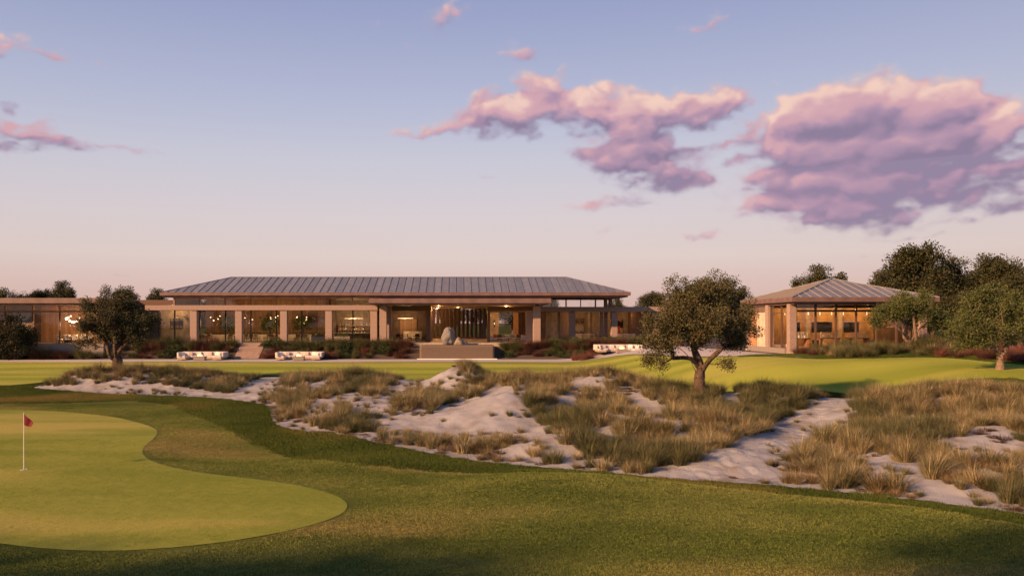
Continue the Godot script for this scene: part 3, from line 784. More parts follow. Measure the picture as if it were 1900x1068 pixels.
	box(h, "porch_roof", M.wood_ceiling, 11.1, 27.0, 7.0, 7.45, 105.51, 113.5)
	post(h, 19.45, 105.9, 0.42, 7.46, 8.7); post(h, 20.1, 105.9, 0.42, 7.46, 8.7)
	glass_row(h, [11.1, 12.2, 14.15, 16.1, 18.1, 19.2], 7.46, 8.69, 105.6, M.steel, 0.08)
	glass_row(h, [11.1, 13.1, 15.1, 17.1, 19.1, 21.0], 7.46, 8.69, 112.0, M.steel, 0.08)
	box(h, "wall", M.plaster_taupe, 11.6, 27.4, 3.0, 6.99, 112.9, 113.2)
	box(h, "wall_panel", M.plaster, 12.1, 14.1, 3.0, 6.95, 111.6, 111.8)
	box(h, "wall_panel", M.wood_post, 14.11, 15.3, 3.0, 6.95, 111.4, 111.8)
	box(h, "wall_panel", M.plaster_taupe, 18.1, 18.5, 3.0, 6.95, 112.3, 112.89)
	box(h, "wall_panel", M.plaster_taupe, 20.9, 21.3, 3.0, 6.95, 112.3, 112.89)
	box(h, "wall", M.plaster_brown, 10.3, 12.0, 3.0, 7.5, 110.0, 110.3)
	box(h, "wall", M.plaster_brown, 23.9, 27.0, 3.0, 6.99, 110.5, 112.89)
	# steps up through the planting
	for i in 12: box(h, "step", M.step, -26.25, -23.35, 0.9, 1.25 + 0.146 * (i + 1), 93.9 + 0.29 * i, 94.2 + 0.29 * i + 0.02 if i < 11 else 97.39)

func make_west_wing() -> void:
	var h := thing("west_wing", "flat roofed timber and glass wing with a wide copper fascia", "building", Vector3(-51, 0, -98))
	box(h, "podium", M.concrete, -64.0, -41.8, 0.5, 3.0, 94.6, 104.0)
	box(h, "fascia", M.copper, -64.5, -41.4, 7.72, 8.32, 92.4, 92.8)
	box(h, "fascia", M.copper, -64.3, -41.6, 7.5, 7.71, 92.65, 92.9)
	box(h, "flat_roof", M.bronze, -64.5, -41.4, 8.0, 8.30, 92.81, 105.0)
	box(h, "ceiling", M.wood_ceiling, -64.3, -41.6, 7.55, 7.7, 92.91, 104.5)
	var xs := [-63.5, -60.2, -56.9, -53.6, -50.3, -47.15, -44.0, -41.9]
	glass_row(h, xs, 3.0, 6.78, 95.0, M.bronze, 0.16)
	glass_row(h, xs, 6.86, 7.54, 95.0, M.wood_warm, 0.2)
	box(h, "transom", M.wood_warm, -63.5, -41.9, 6.78, 6.86, 94.9, 95.1)
	box(h, "wall", M.plaster_taupe, -52.9, -50.45, 3.0, 6.78, 95.1, 95.3)
	board_wall(h, -53.0, -41.9, 3.0, 7.5, 102.0, 0.36, BOARD0, BOARD1)
	box(h, "wall", M.plaster_brown, -64.0, -53.0, 3.0, 7.5, 102.0, 102.3)
	box(h, "wall_panel", M.wood_warm, -50.2, -49.0, 6.9, 7.5, 98.0, 98.2)
	box(h, "wall", M.wood_warm, -41.95, -41.8, 3.0, 7.5, 95.2, 102.0)

func make_pavilion() -> void:
	var h := thing("pavilion", "square glass pavilion with pyramid metal roof and glowing amber interior", "building", Vector3(33.5, 0, -72))
	box(h, "floor", M.stone_floor, 27.7, 39.2, 1.6, 3.0, 67.0, 77.4)
	hip_roof(h, 27.45, 39.6, 66.0, 78.15, 7.56, 1.85, 0.8, M.roof_seam_bronze, 0.04)
	post(h, 28.0, 67.4, 0.62, 2.6, 7.05, M.wood_post); post(h, 27.97, 72.1, 0.6, 3.0, 7.05, M.wood_post); post(h, 27.97, 76.9, 0.6, 3.0, 7.05, M.wood_post)
	post(h, 38.9, 67.4, 0.62, 3.0, 7.05, M.wood_post)
	box(h, "plinth", M.concrete, 27.55, 27.95, 2.2, 3.3, 67.75, 76.5)
	# front glass
	var xs := [28.4, 30.05, 31.75, 33.45, 35.15, 36.85, 38.5]
	glass_row(h, xs, 3.0, 6.45, 67.5, M.bronze, 0.13)
	glass_row(h, xs, 6.5, 7.06, 67.5, M.bronze, 0.13)
	box(h, "transom", M.bronze, 28.4, 38.5, 6.45, 6.5, 67.4, 67.6)
	box(h, "base_panel", M.fabric_rust, 28.5, 30.0, 2.6, 3.5, 67.2, 67.4)
	# west side: glass, a timber pier, a plastered bay
	for s in [[67.8, 69.3], [69.4, 71.7]]: box(h, "window_pane", M.glass, 27.95, 27.966, 3.32, 7.0, s[0], s[1])
	for d in [67.76, 69.35, 71.75]: box(h, "mullion", M.bronze, 27.9, 28.02, 3.3, 7.05, d - 0.05, d + 0.05)
	box(h, "transom", M.bronze, 27.9, 28.02, 6.3, 6.36, 67.82, 71.7)
	box(h, "wall", M.plaster, 27.9, 28.2, 3.3, 6.4, 72.5, 75.0)
	box(h, "header", M.plaster_brown, 27.9, 28.2, 6.41, 7.05, 72.5, 76.6)
	box(h, "wall", M.wood_warm, 27.9, 28.2, 3.3, 6.4, 75.2, 76.6)
	# inside wall with dark windows
	var open := [[30.7, 32.0], [33.0, 35.0], [36.0, 37.5]]
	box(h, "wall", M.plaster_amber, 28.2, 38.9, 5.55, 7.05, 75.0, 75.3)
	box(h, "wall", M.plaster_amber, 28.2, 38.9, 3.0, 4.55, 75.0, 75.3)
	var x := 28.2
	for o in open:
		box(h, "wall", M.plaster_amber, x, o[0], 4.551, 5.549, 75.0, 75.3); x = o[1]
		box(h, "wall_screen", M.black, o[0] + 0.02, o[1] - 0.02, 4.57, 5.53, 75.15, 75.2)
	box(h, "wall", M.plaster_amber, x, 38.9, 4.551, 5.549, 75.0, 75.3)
	box(h, "wall", M.plaster_brown, 38.8, 39.1, 3.0, 7.05, 67.8, 77.0)
	for q in [32.4, 35.4]: box(h, "pilaster", M.plaster, q, q + 0.35, 3.0, 7.04, 74.7, 74.99)
	box(h, "ceiling_beam", M.wood_dark, 28.3, 38.8, 6.8, 7.0, 70.0, 70.3)
	box(h, "ceiling_beam", M.wood_dark, 28.3, 38.8, 6.8, 7.0, 72.6, 72.9)

# ---------------------------------------------------------------- furniture and terrace
func move_to(o: Node3D, x: float, y: float, far: float, turn := 0.0) -> Node3D:
	o.position = Vector3(x, y, -far); o.rotation.y = turn; return o

func again(o: Node3D, called: String, x: float, y: float, far: float, turn := 0.0, label := "") -> Node3D:
	var c: Node3D = o.duplicate(); c.name = numbered(called); add_child(c)
	if label != "": c.set_meta("label", label)
	return move_to(c, x, y, far, turn)

func boulder(called: String, label: String, m: Material, size: Vector3, at: Vector3, sd: int, cut: Array) -> void:
	var s := SphereMesh.new(); s.radius = 1.0; s.height = 2.0; s.radial_segments = 40; s.rings = 24
	var ar := s.get_mesh_arrays(); var v: PackedVector3Array = ar[Mesh.ARRAY_VERTEX]
	var f := FastNoiseLite.new(); f.seed = sd; f.frequency = 0.9; f.fractal_octaves = 4
	for i in v.size():
		var p := v[i]
		for c in cut:                                           # broken faces
			var over: float = p.dot(c[0]) - c[1]
			if over > 0.0: p -= c[0] * over * 0.92
		p *= 1.0 + 0.26 * f.get_noise_3dv(p * 1.1) + 0.10 * f.get_noise_3dv(p * 3.5)
		v[i] = Vector3(p.x * size.x, p.y * size.y, p.z * size.z) * 0.5
	ar[Mesh.ARRAY_VERTEX] = v; ar[Mesh.ARRAY_TANGENT] = null
	var am := ArrayMesh.new(); am.add_surface_from_arrays(Mesh.PRIMITIVE_TRIANGLES, ar)
	var st := SurfaceTool.new(); st.create_from(am, 0); st.generate_normals()
	var o := top_mesh(called, st.commit(), m, at)
	tag(o, label, "boulder")

func sectional(x: float, far: float, label: String) -> void:
	var y := ground_y(x, far) + 0.012
	var t := thing("outdoor_sectional", label, "sofa", Vector3(x, y, -far), 0.0, "outdoor sectional sofas along the path")
	var w := 5.0
	for a in [[0.0, -1.0, w, 0.95], [-w / 2 + 0.475, 0.15, 0.95, 1.34], [w / 2 - 0.475, 0.15, 0.95, 1.34]]:
		part(t, "base", rbox(Vector3(a[2], 0.14, a[3]), 0.02, 1), M.frame_tan, Vector3(a[0], 0.15, a[1]))
	for sx in [-w / 2 + 0.12, 0.0, w / 2 - 0.12]:
		for sz in [-1.36, 0.7]:
			if sx != 0.0 or sz < 0: part(t, "leg", rbox(Vector3(0.08, 0.085, 0.08), 0.01, 1), M.bronze, Vector3(sx, 0.0425, sz))
	for i in 5: part(t, "seat_cushion", rbox(Vector3(0.985, 0.24, 0.93), 0.07, 3), M.fabric, Vector3((i - 2) * 1.0, 0.34, -0.98))
	for s in [-1, 1]:
		part(t, "seat_cushion", rbox(Vector3(0.93, 0.24, 1.32), 0.07, 3), M.fabric, Vector3(s * (w / 2 - 0.475), 0.34, 0.16))
		part(t, "armrest", rbox(Vector3(0.2, 0.62, 1.9), 0.07, 3), M.fabric, Vector3(s * (w / 2 + 0.06), 0.56, -0.5))
	part(t, "backrest", rbox(Vector3(w + 0.32, 0.66, 0.2), 0.07, 3), M.fabric, Vector3(0, 0.56, -1.52))
	for i in 5: part(t, "back_cushion", rbox(Vector3(0.96, 0.46, 0.2), 0.09, 3), M.fabric_grey if i == 1 or i == 3 else M.fabric, Vector3((i - 2) * 1.0, 0.66, -1.3), Vector3(-0.14, 0, 0))
	var k := 0
	for a in [[-2.2, 0.78, 0.85, "fabric"], [-2.05, 0.2, 0.7, "white_paper"], [-1.55, -0.95, 0.25, "fabric_sand"], [-0.55, -1.1, 0.0, "fabric"], [0.65, -1.1, 0.05, "fabric_sand"], [1.55, -0.98, -0.25, "white_paper"], [2.1, 0.1, -0.75, "fabric"]]:
		var c := top_mesh("throw_pillow", rbox(Vector3(0.52, 0.46, 0.19), 0.09, 3), M[a[3]], Vector3(x + a[0], y + 0.665, -far + a[1]), a[2])
		c.rotation.x = -0.3
		tag(c, {"fabric": "off white square pillow leaning on ", "white_paper": "cream square pillow leaning on ", "fabric_sand": "tan square pillow leaning on "}[a[3]] + label, "pillow", "pillows on " + label)
	var fy := y
	var f := thing("fire_table", "stone fire table before the " + label.trim_prefix("off white "), "fire pit", Vector3(x + 0.15, fy, -far + 0.95), 0.0, "fire tables")
	part(f, "table_block", rbox(Vector3(1.25, 0.44, 0.8), 0.02, 1), M.concrete, Vector3(0, 0.22, 0))
	part(f, "burner_tray", rbox(Vector3(0.8, 0.03, 0.3), 0.01, 1), M.black, Vector3(0, 0.455, 0))
	var fl := StandardMaterial3D.new()
	for i in 5:
		var hgt: float = [0.16, 0.26, 0.34, 0.22, 0.14][i]
		part(f, "flame", cyl(0.045, 0.004, hgt, 8), M.flame, Vector3((i - 2) * 0.11, 0.47 + hgt / 2, 0.03 * (i % 2)))
	lamp(f, Vector3(x + 0.15, fy + 0.9, -far + 0.95), 0.12, Color(1.0, 0.6, 0.3), 0.2)

func make_chair(called: String, label: String, cloth: Material, leg: Material, low := false) -> Node3D:
	var t := thing(called, label, "chair")
	var s := 0.40 if low else 0.45
	part(t, "seat", rbox(Vector3(0.56, 0.12, 0.54), 0.04, 2), cloth, Vector3(0, s, 0))
	part(t, "backrest", rbox(Vector3(0.58, 0.44, 0.08), 0.035, 2), cloth, Vector3(0, s + 0.34, -0.26), Vector3(-0.12, 0, 0))
	for x in [-0.24, 0.24]:
		for z in [-0.22, 0.22]: part(t, "leg", cyl(0.022, 0.026, s - 0.05, 6), leg, Vector3(x, (s - 0.05) / 2, z))
		part(t, "armrest", rbox(Vector3(0.05, 0.05, 0.5), 0.015, 1), leg, Vector3(x * 1.2, s + 0.2, 0.0))
	return t

func make_table(called: String, label: String, round_r: float, long := 0.0) -> Node3D:
	var t := thing(called, label, "table")
	if long > 0.0:
		part(t, "table_top", rbox(Vector3(long, 0.06, 1.0), 0.015, 1), M.wood_dark, Vector3(0, 0.74, 0))
		for s in [-1, 1]: part(t, "leg", rbox(Vector3(0.7, 0.71, 0.5), 0.02, 1), M.fabric_dark, Vector3(s * (long / 2 - 0.9), 0.355, 0))
	else:
		part(t, "table_top", cyl(round_r, round_r, 0.05, 24), M.wood_dark, Vector3(0, 0.74, 0))
		part(t, "pedestal", cyl(0.06, 0.06, 0.68, 10), M.steel, Vector3(0, 0.375, 0))
		part(t, "foot", cyl(round_r * 0.6, round_r * 0.5, 0.035, 20), M.steel, Vector3(0, 0.018, 0))
	return t

func make_terrace() -> void:
	# fountain block with two boulders
	var t := thing("fountain_basin", "broad rough stone water basin standing before the way in", "fountain", Vector3(-0.12, 1.2, -95.1))
	part(t, "basin_block", rbox(Vector3(8.75, 1.95, 3.5), 0.3, 4), M.aggregate, Vector3(0, 0.7, 0))
	part(t, "water", rbox(Vector3(8.0, 0.1, 2.8), 0.04, 1), M.water, Vector3(0, 1.645, 0))
	part(t, "foot_trough", rbox(Vector3(9.3, 0.12, 0.6), 0.03, 1), M.white_paint, Vector3(0, 0.06, 2.15))
	boulder("standing_boulder", "tall rounded grey boulder standing upright in the water basin", M.rock_grey, Vector3(1.75, 2.25, 1.4), Vector3(-1.1, 3.72, -95.2), 4, [[Vector3(0.8, 0.3, 0.5).normalized(), 0.68], [Vector3(0, -1, 0), 0.78]])
	boulder("split_boulder", "low split wedge of tan rock lying beside the tall boulder", M.rock_warm, Vector3(2.0, 1.25, 1.3), Vector3(0.25, 3.2, -94.9), 9, [[Vector3(0.65, 0.7, 0.25).normalized(), 0.35], [Vector3(-0.8, 0.5, 0.2).normalized(), 0.6], [Vector3(0, -1, 0), 0.75]])
	sectional(-29.4, 91.9, "off white sectional sofa west of the timber steps")
	sectional(-18.2, 91.9, "off white sectional sofa east of the timber steps")
	sectional(18.4, 91.9, "off white sectional sofa below the east porch")
	for a in [[-17.6, "square concrete planter with a shrub beside the west porch post"], [-14.6, "wide concrete planter at the foot of the dining room glass"]]:
		var p := thing("planter_box", a[1], "planter", Vector3(a[0], 3.0, -101.4))
		for s in [[0, 0.62, 2.0, 0.12], [0, -0.62, 2.0, 0.12]]: part(p, "side", rbox(Vector3(s[2], 0.75, s[3]), 0.02, 1), M.concrete, Vector3(s[0], 0.375, s[1]))
		for s in [-0.94, 0.94]: part(p, "side", rbox(Vector3(0.12, 0.75, 1.11), 0.02, 1), M.concrete, Vector3(s, 0.375, 0))
		part(p, "soil", rbox(Vector3(1.74, 0.5, 1.1), 0.02, 1), M.soil, Vector3(0, 0.3, 0))
		part(p, "shrub", shrub_mesh(int(a[0]) + 40, 900, 0.85, 0.5, 0.09, [Color(0.05, 0.075, 0.025), Color(0.09, 0.12, 0.04)]), M.leaves, Vector3(0, 0.6, 0))

func canvas(seedn: int, cols: Array, bar: Color) -> Texture2D:      # a loose abstract in soft bands
	var im := Image.create(96, 128, false, Image.FORMAT_RGB8)
	var f := FastNoiseLite.new(); f.seed = seedn; f.frequency = 0.04; f.fractal_octaves = 4
	for y in 128:
		for x in 96:
			var t := clampf(y / 127.0 * (cols.size() - 1) + 1.1 * f.get_noise_2d(x, y * 1.6), 0, cols.size() - 1.001)
			var c: Color = cols[int(t)].lerp(cols[int(t) + 1], smoothstep(0.2, 0.8, t - int(t)))
			if bar.a > 0.0 and absf(x - 62 + 6 * f.get_noise_2d(3, y * 2)) < 8 and y > 64: c = bar
			im.set_pixel(x, y, c)
	return ImageTexture.create_from_image(im)

func picture(label: String, x: float, y: float, far: float, w: float, h: float, tex: Texture2D) -> void:
	var t := thing("framed_picture", label, "picture", Vector3(x, y, -far))
	part(t, "frame", rbox(Vector3(w + 0.12, h + 0.12, 0.06), 0.01, 1), M.black)
	var m := StandardMaterial3D.new(); m.albedo_texture = tex; m.roughness = 0.9
	var q := QuadMesh.new(); q.size = Vector2(w, h)
	part(t, "canvas", q, m, Vector3(0, 0, 0.036))

func arm_lamp(x: float, y: float, far: float, lit: bool, sd: int, label: String, ceiling := 8.6) -> void:
	var r := RandomNumberGenerator.new(); r.seed = sd
	var t := thing("branching_pendant", label, "pendant lamp", Vector3(x, y, -far), 0.0, "branching pendant lamps over the dining tables")
	part(t, "stem", cyl(0.015, 0.015, ceiling - y, 6), M.steel, Vector3(0, (ceiling - y) / 2, 0))
	for i in 4:
		var a := TAU * i / 4.0 + r.randf(); var l := r.randf_range(0.5, 1.1); var e := Vector3(cos(a) * l, r.randf_range(-0.35, 0.3), sin(a) * l)
		var arm := part(t, "arm", cyl(0.012, 0.012, e.length(), 6), M.steel, e / 2)
		arm.basis = Basis(Quaternion(Vector3.UP, e.normalized()))
		part(t, "shade", cyl(0.24, 0.05, 0.16, 14), M.bronze, e + Vector3(0, 0.02, 0))
		var b := part(t, "bulb", ball(0.085, 10), M.lamp_glow if lit else M.white_paper, e + Vector3(0, -0.08, 0))
	if lit: lamp(t, Vector3(x, y - 0.75, -far), 2.4, Color(1.0, 0.80, 0.56), 0.3)

func line_lamp(x: float, y: float, far: float, w: float, label: String, energy: float) -> void:
	var t := thing("linear_pendant", label, "pendant lamp", Vector3(x, y, -far))
	part(t, "housing", rbox(Vector3(w, 0.06, 0.08), 0.01, 1), M.bronze, Vector3(0, 0.05, 0))
	part(t, "light_tube", rbox(Vector3(w - 0.04, 0.04, 0.06), 0.01, 1), M.lamp_glow)
	for s in [-1, 1]: part(t, "cable", cyl(0.008, 0.008, 1.5, 5), M.steel, Vector3(s * w * 0.4, 0.82, 0))
	lamp(t, Vector3(x, y - 0.2, -far), energy, Color(1.0, 0.80, 0.56), 0.4)

func ceiling_spot(x: float, y: float, far: float, energy: float, label: String, c := Color(1.0, 0.74, 0.46)) -> void:
	var t := thing("ceiling_light", label, "ceiling lamp", Vector3(x, y, -far), 0.0, "recessed ceiling lights")
	part(t, "trim", cyl(0.14, 0.14, 0.04, 14), M.bronze, Vector3(0, 0.03, 0))
	part(t, "light_lens", cyl(0.1, 0.1, 0.02, 14), M.spot_glow, Vector3(0, 0.0, 0))
	lamp(t, Vector3(x, y - 0.14, -far), energy, c, 0.2)

func make_interiors() -> void:
	# dining room: raised planter with fig trees against the timber wall
	var p := thing("long_planter", "long pale stone planter along the timber dining wall", "planter", Vector3(-26.4, 3.0, -110.6))
	part(p, "planter_wall", rbox(Vector3(17.6, 0.85, 1.6), 0.02, 1), M.plaster, Vector3(0, 0.425, 0))
	part(p, "groundcover", strip_mesh(17.2, 1.3, 900, 0.22, [Color(0.04, 0.06, 0.02), Color(0.08, 0.11, 0.035)]), M.leaves, Vector3(0, 0.86, 0)).set_meta("kind", "stuff")
	var k := 0
	for x in [-31.3, -25.8, -21.2]:
		small_tree("indoor_fig_tree", ["round leafy fig tree in the planter behind the second porch post", "dark round fig tree in the planter above the timber steps", "leafy fig tree in the planter behind the fourth porch post"][k], Vector3(x, 3.8, -110.0), 1.5, 1.35, k + 50); k += 1
	var tb := make_table("dining_table", "round dark dining table near the west end of the dining room", 0.55)
	var ch := make_chair("dining_chair", "tan leather dining chair drawn up to a round table", M.leather, M.wood_dark); ch.set_meta("group", "chairs at the dining tables")
	var first := true
	var spots := [-33.0, -29.6, -27.2, -24.6, -20.6, -18.6]
	for i in spots.size():
		var x: float = spots[i]; var far := 105.4 + 0.9 * (i % 2)
		if i == 0: move_to(tb, x, 3.0, far)
		else: again(tb, "dining_table", x, 3.0, far, 0, ["", "round dark dining table between the first and second porch posts", "round dark dining table before the leafiest fig tree", "round dark dining table at the head of the timber steps", "round dark dining table behind the third porch post", "round dark dining table next to the concrete planters"][i])
		for j in 4:
			var a := TAU * j / 4.0 + 0.5 * i
			var at := Vector2(x + 0.86 * sin(a), far + 0.86 * cos(a))
			if first: move_to(ch, at.x, 3.0, at.y, a); first = false
			else: again(ch, "dining_chair", at.x, 3.0, at.y, a)
	for a in [[-36.6, 6.2, 106.0, false], [-32.2, 6.2, 107.0, true], [-28.0, 6.3, 107.0, true], [-24.6, 6.2, 107.2, true], [-20.6, 6.3, 107.0, true], [-18.4, 6.2, 107.0, false]]:
		arm_lamp(a[0], a[1], a[2], a[3], int(-a[0] * 10), "dark branching pendant lamp with small shades " + {-36.6: "beside the row of four pictures", -32.2: "lit near the west end of the dining room", -28.0: "lit before the leafiest fig tree", -24.6: "lit above the timber steps", -20.6: "lit before the eastmost fig tree", -18.4: "unlit beside the bar"}[a[0]], 8.65 if a[0] > -36.0 else 7.7)
	for i in 4:
		picture(["narrow framed print, westmost in a row of four", "narrow framed print, second from the west in a row of four", "narrow framed print, third from the west in a row of four", "narrow framed print, eastmost in a row of four"][i], -38.15 + 0.42 * i, 5.35, 106.95, 0.34, 1.2, canvas(70 + i, [Color(0.78, 0.72, 0.6), Color(0.16, 0.12, 0.1), Color(0.2, 0.15, 0.12), Color(0.75, 0.68, 0.56)], Color(0, 0, 0, 0)))
	ceiling_spot(-37.2, 7.66, 105.2, 2.6, "small recessed ceiling light above the row of four pictures", Color(1.0, 0.78, 0.5))
	# bar
	var b := thing("bar_counter", "long dark bar counter with a pale stone top", "bar counter", Vector3(-13.6, 3.0, -108.6))
	part(b, "counter_front", rbox(Vector3(6.2, 1.0, 0.7), 0.02, 1), M.wood_dark, Vector3(0, 0.5, 0))
	part(b, "counter_top", rbox(Vector3(6.5, 0.08, 0.95), 0.02, 1), M.white_paint, Vector3(0, 1.045, 0))
	var sh := thing("bottle_shelves", "timber back bar shelves carrying rows of bottles", "shelves", Vector3(-13.6, 3.0, -112.25))
	part(sh, "cabinet", rbox(Vector3(6.4, 0.95, 0.6), 0.02, 1), M.wood_warm, Vector3(0, 0.475, 0))
	for y in [1.45, 2.05]: part(sh, "shelf", rbox(Vector3(6.4, 0.06, 0.4), 0.01, 1), M.wood_warm, Vector3(0, y, 0.05))
	for s in [-3.1, 3.1]: part(sh, "upright", rbox(Vector3(0.08, 1.35, 0.4), 0.01, 1), M.wood_warm, Vector3(s, 1.63, 0.05))
	for y in [0.95, 1.48, 2.08]:
		for i in 16:
			var gl: Material = [M.glass, M.leather, M.fabric_sage, M.white_paint, M.wood_dark][rng.randi() % 5]
			var bo := top_mesh("bottle", cyl(0.055, 0.03, 0.34, 8), gl if gl != M.glass else M.fabric_sand, Vector3(-16.4 + 0.36 * i + rng.randf_range(-0.08, 0.08), 3.0 + y + 0.172, -112.15))
			tag(bo, "bottle standing on the " + {0.95: "lowest", 1.48: "middle", 2.08: "topmost"}[y] + " shelf behind the bar", "bottle", "bottles behind the bar, shelf at %.2f" % y)
	line_lamp(-14.3, 6.05, 109.6, 2.5, "thin linear pendant lamp glowing over the bar", 5.0)
	for i in 3:
		var t := thing("cone_pendant", "small black cone pendant over the bar counter", "pendant lamp", Vector3(-15.3 + 1.25 * i, 4.75, -108.7), 0, "black cone pendants over the bar")
		part(t, "cone_shade", cyl(0.22, 0.05, 0.26, 14), M.black)
		part(t, "cord", cyl(0.008, 0.008, 3.7, 5), M.black, Vector3(0, 1.98, 0))
		part(t, "bulb", ball(0.06, 8), M.lamp_glow, Vector3(0, -0.13, 0))
	var stool := thing("bar_stool", "dark bar stool standing at the bar counter", "stool", Vector3(-16.0, 3.0, -107.7), 0, "stools along the bar")
	part(stool, "seat", rbox(Vector3(0.42, 0.08, 0.42), 0.03, 2), M.leather, Vector3(0, 0.74, 0))
	part(stool, "backrest", rbox(Vector3(0.42, 0.25, 0.05), 0.02, 2), M.leather, Vector3(0, 0.95, 0.2))
	for x in [-0.17, 0.17]:
		for z in [-0.17, 0.17]: part(stool, "leg", cyl(0.018, 0.018, 0.7, 6), M.wood_dark, Vector3(x, 0.35, z))
	for i in range(1, 6): again(stool, "bar_stool", -16.0 + i * 0.95, 3.0, 107.7)
	# card room beside the passage
	var bench := thing("banquette", "cream upholstered bench with a high back against the slatted panel", "bench", Vector3(-6.1, 3.0, -107.4))
	part(bench, "seat", rbox(Vector3(2.5, 0.45, 0.7), 0.05, 2), M.fabric, Vector3(0, 0.225, 0.1))
	part(bench, "backrest", rbox(Vector3(2.5, 1.3, 0.2), 0.06, 2), M.plaster, Vector3(0, 0.66, -0.36))
	move_to(make_table("card_table", "round dark pedestal table before the cream banquette", 0.5), -5.4, 3.0, 104.8)
	var cc := make_chair("card_chair", "black armchair turned to the round pedestal table", M.fabric_dark, M.black)
	cc.set_meta("group", "black chairs around the card table")
	move_to(cc, -6.35, 3.0, 104.9, PI / 2)
	for a in [[-4.5, 104.7, -PI / 2], [-5.4, 105.7, 0.0], [-7.6, 103.6, 0.7]]: again(cc, "card_chair", a[0], 3.0, a[1], a[2])
	line_lamp(-7.0, 6.05, 106.8, 2.1, "thin linear pendant lamp glowing over the cream banquette", 3.0)
	# passage and lounge
	for a in [[-2.6, 106.0, "small recessed ceiling light near the dark partition of the passage"], [0.0, 115.0, "small recessed ceiling light in the middle of the passage ceiling"], [-3.2, 122.5, "small recessed ceiling light beside the upright fins"], [6.4, 107.0, "small recessed ceiling light over the pale lounge sofa"]]:
		ceiling_spot(a[0], 7.64, a[1], 7.0 if a[1] > 120 else (6.0 if a[0] > 5.0 else 3.6), a[2])
	var so := thing("lounge_sofa", "long pale curved sofa with rounded ends in the open lounge", "sofa", Vector3(6.4, 3.0, -105.6))
	part(so, "seat", rbox(Vector3(3.9, 0.45, 0.95), 0.12, 3), M.fabric, Vector3(0, 0.235, 0))
	part(so, "backrest", rbox(Vector3(4.2, 0.85, 0.3), 0.12, 3), M.fabric, Vector3(0, 0.44, -0.55))
	for s in [-1, 1]: part(so, "arm", rbox(Vector3(0.75, 0.82, 1.5), 0.3, 4), M.fabric, Vector3(s * 2.15, 0.415, 0.25), Vector3(0, 0, s * -0.08))
	k = 0
	for a in [[-1.55, "fabric_rust", "rust coloured"], [-0.5, "fabric_sage", "pale sage"], [0.75, "fabric_sage", "second pale sage"], [1.5, "fabric_rust", "second rust coloured"]]:
		var pl := top_mesh("cushion", rbox(Vector3(0.55, 0.5, 0.2), 0.09, 3), M[a[1]], Vector3(6.4 + a[0], 3.72, -105.55), 0.1 * k); pl.rotation.x = -0.2
		tag(pl, a[2] + " cushion propped on the pale curved sofa", "cushion", "cushions on the curved sofa"); k += 1
	var ac := make_chair("lounge_chair", "dark brown low armchair facing the pale curved sofa", M.wood_dark, M.wood_dark, true); ac.set_meta("group", "armchairs before the curved sofa")
	move_to(ac, 5.3, 3.0, 103.1, PI); again(ac, "lounge_chair", 7.7, 3.0, 103.1, PI + 0.2)
	move_to(make_table("coffee_table", "small round coffee table before the pale curved sofa", 0.4), 6.5, 3.0 - 0.3, 103.7)
	get_child(get_child_count() - 1).scale = Vector3.ONE
	var sc := thing("wall_sconce", "narrow black sconce on the pale lounge wall panel", "sconce", Vector3(5.05, 5.3, -111.95))
	part(sc, "back_plate", rbox(Vector3(0.2, 0.95, 0.06), 0.03, 2), M.black)
	part(sc, "light_tube", rbox(Vector3(0.07, 0.3, 0.06), 0.02, 2), M.globe_glow, Vector3(0, 0.05, 0.05))
	# east porch
	picture("large framed abstract painting in greys and pale sand", 16.9, 5.0, 112.8, 1.5, 2.05, canvas(5, [Color(0.42, 0.37, 0.36), Color(0.33, 0.25, 0.22), Color(0.62, 0.58, 0.5), Color(0.66, 0.62, 0.54), Color(0.38, 0.36, 0.36)], Color(0, 0, 0, 0)))
	picture("large framed abstract painting in black, cream and an orange stripe", 22.4, 5.0, 112.8, 1.5, 2.05, canvas(6, [Color(0.62, 0.5, 0.4), Color(0.07, 0.04, 0.04), Color(0.08, 0.04, 0.04), Color(0.66, 0.58, 0.45), Color(0.6, 0.52, 0.42)], Color(0.75, 0.22, 0.06)))
	var pc := make_chair("porch_chair", "beige cushioned armchair under the grey abstract painting", M.fabric_sand, M.wood_dark, true); pc.set_meta("group", "armchairs on the east porch")
	move_to(pc, 16.9, 3.0, 108.0, -0.3); again(pc, "porch_chair", 18.1, 3.0, 108.0, 0.3); again(pc, "porch_chair", 22.3, 3.0, 108.0, -0.3, "beige cushioned armchair under the painting with the orange stripe"); again(pc, "porch_chair", 23.5, 3.0, 108.0, 0.3, "beige cushioned armchair under the painting with the orange stripe")
	var pb := thing("porch_bench", "long beige porch bench below the grey abstract painting", "bench", Vector3(17.2, 3.0, -111.0))
	part(pb, "seat", rbox(Vector3(3.4, 0.45, 0.8), 0.05, 2), M.fabric_sand, Vector3(0, 0.225, 0)); part(pb, "backrest", rbox(Vector3(3.4, 0.6, 0.2), 0.06, 2), M.fabric_sand, Vector3(0, 0.65, -0.3))
	again(pb, "porch_bench", 22.6, 3.0, 110.0, 0, "long beige porch bench below the painting with the orange stripe")
	pt_table("porch_table", "small dark side table next to the first porch post of the east porch", 15.9, 108.2); pt_table("porch_table", "small dark side table behind the second porch post of the east porch", 19.6, 109.2); pt_table("porch_table", "small dark side table under the painting with the orange stripe", 21.3, 108.2)
	for x in [17.2, 22.6]: ceiling_spot(x, 6.98, 109.5, 2.0, "small recessed ceiling light before the " + ("grey abstract painting" if x < 20 else "painting with the orange stripe"), Color(1.0, 0.74, 0.48))
	# west wing: long table, chairs, globe chandelier
	move_to(make_table("long_dining_table", "long dark dining table under the globe chandelier", 0, 4.4), -46.4, 3.0, 98.2)
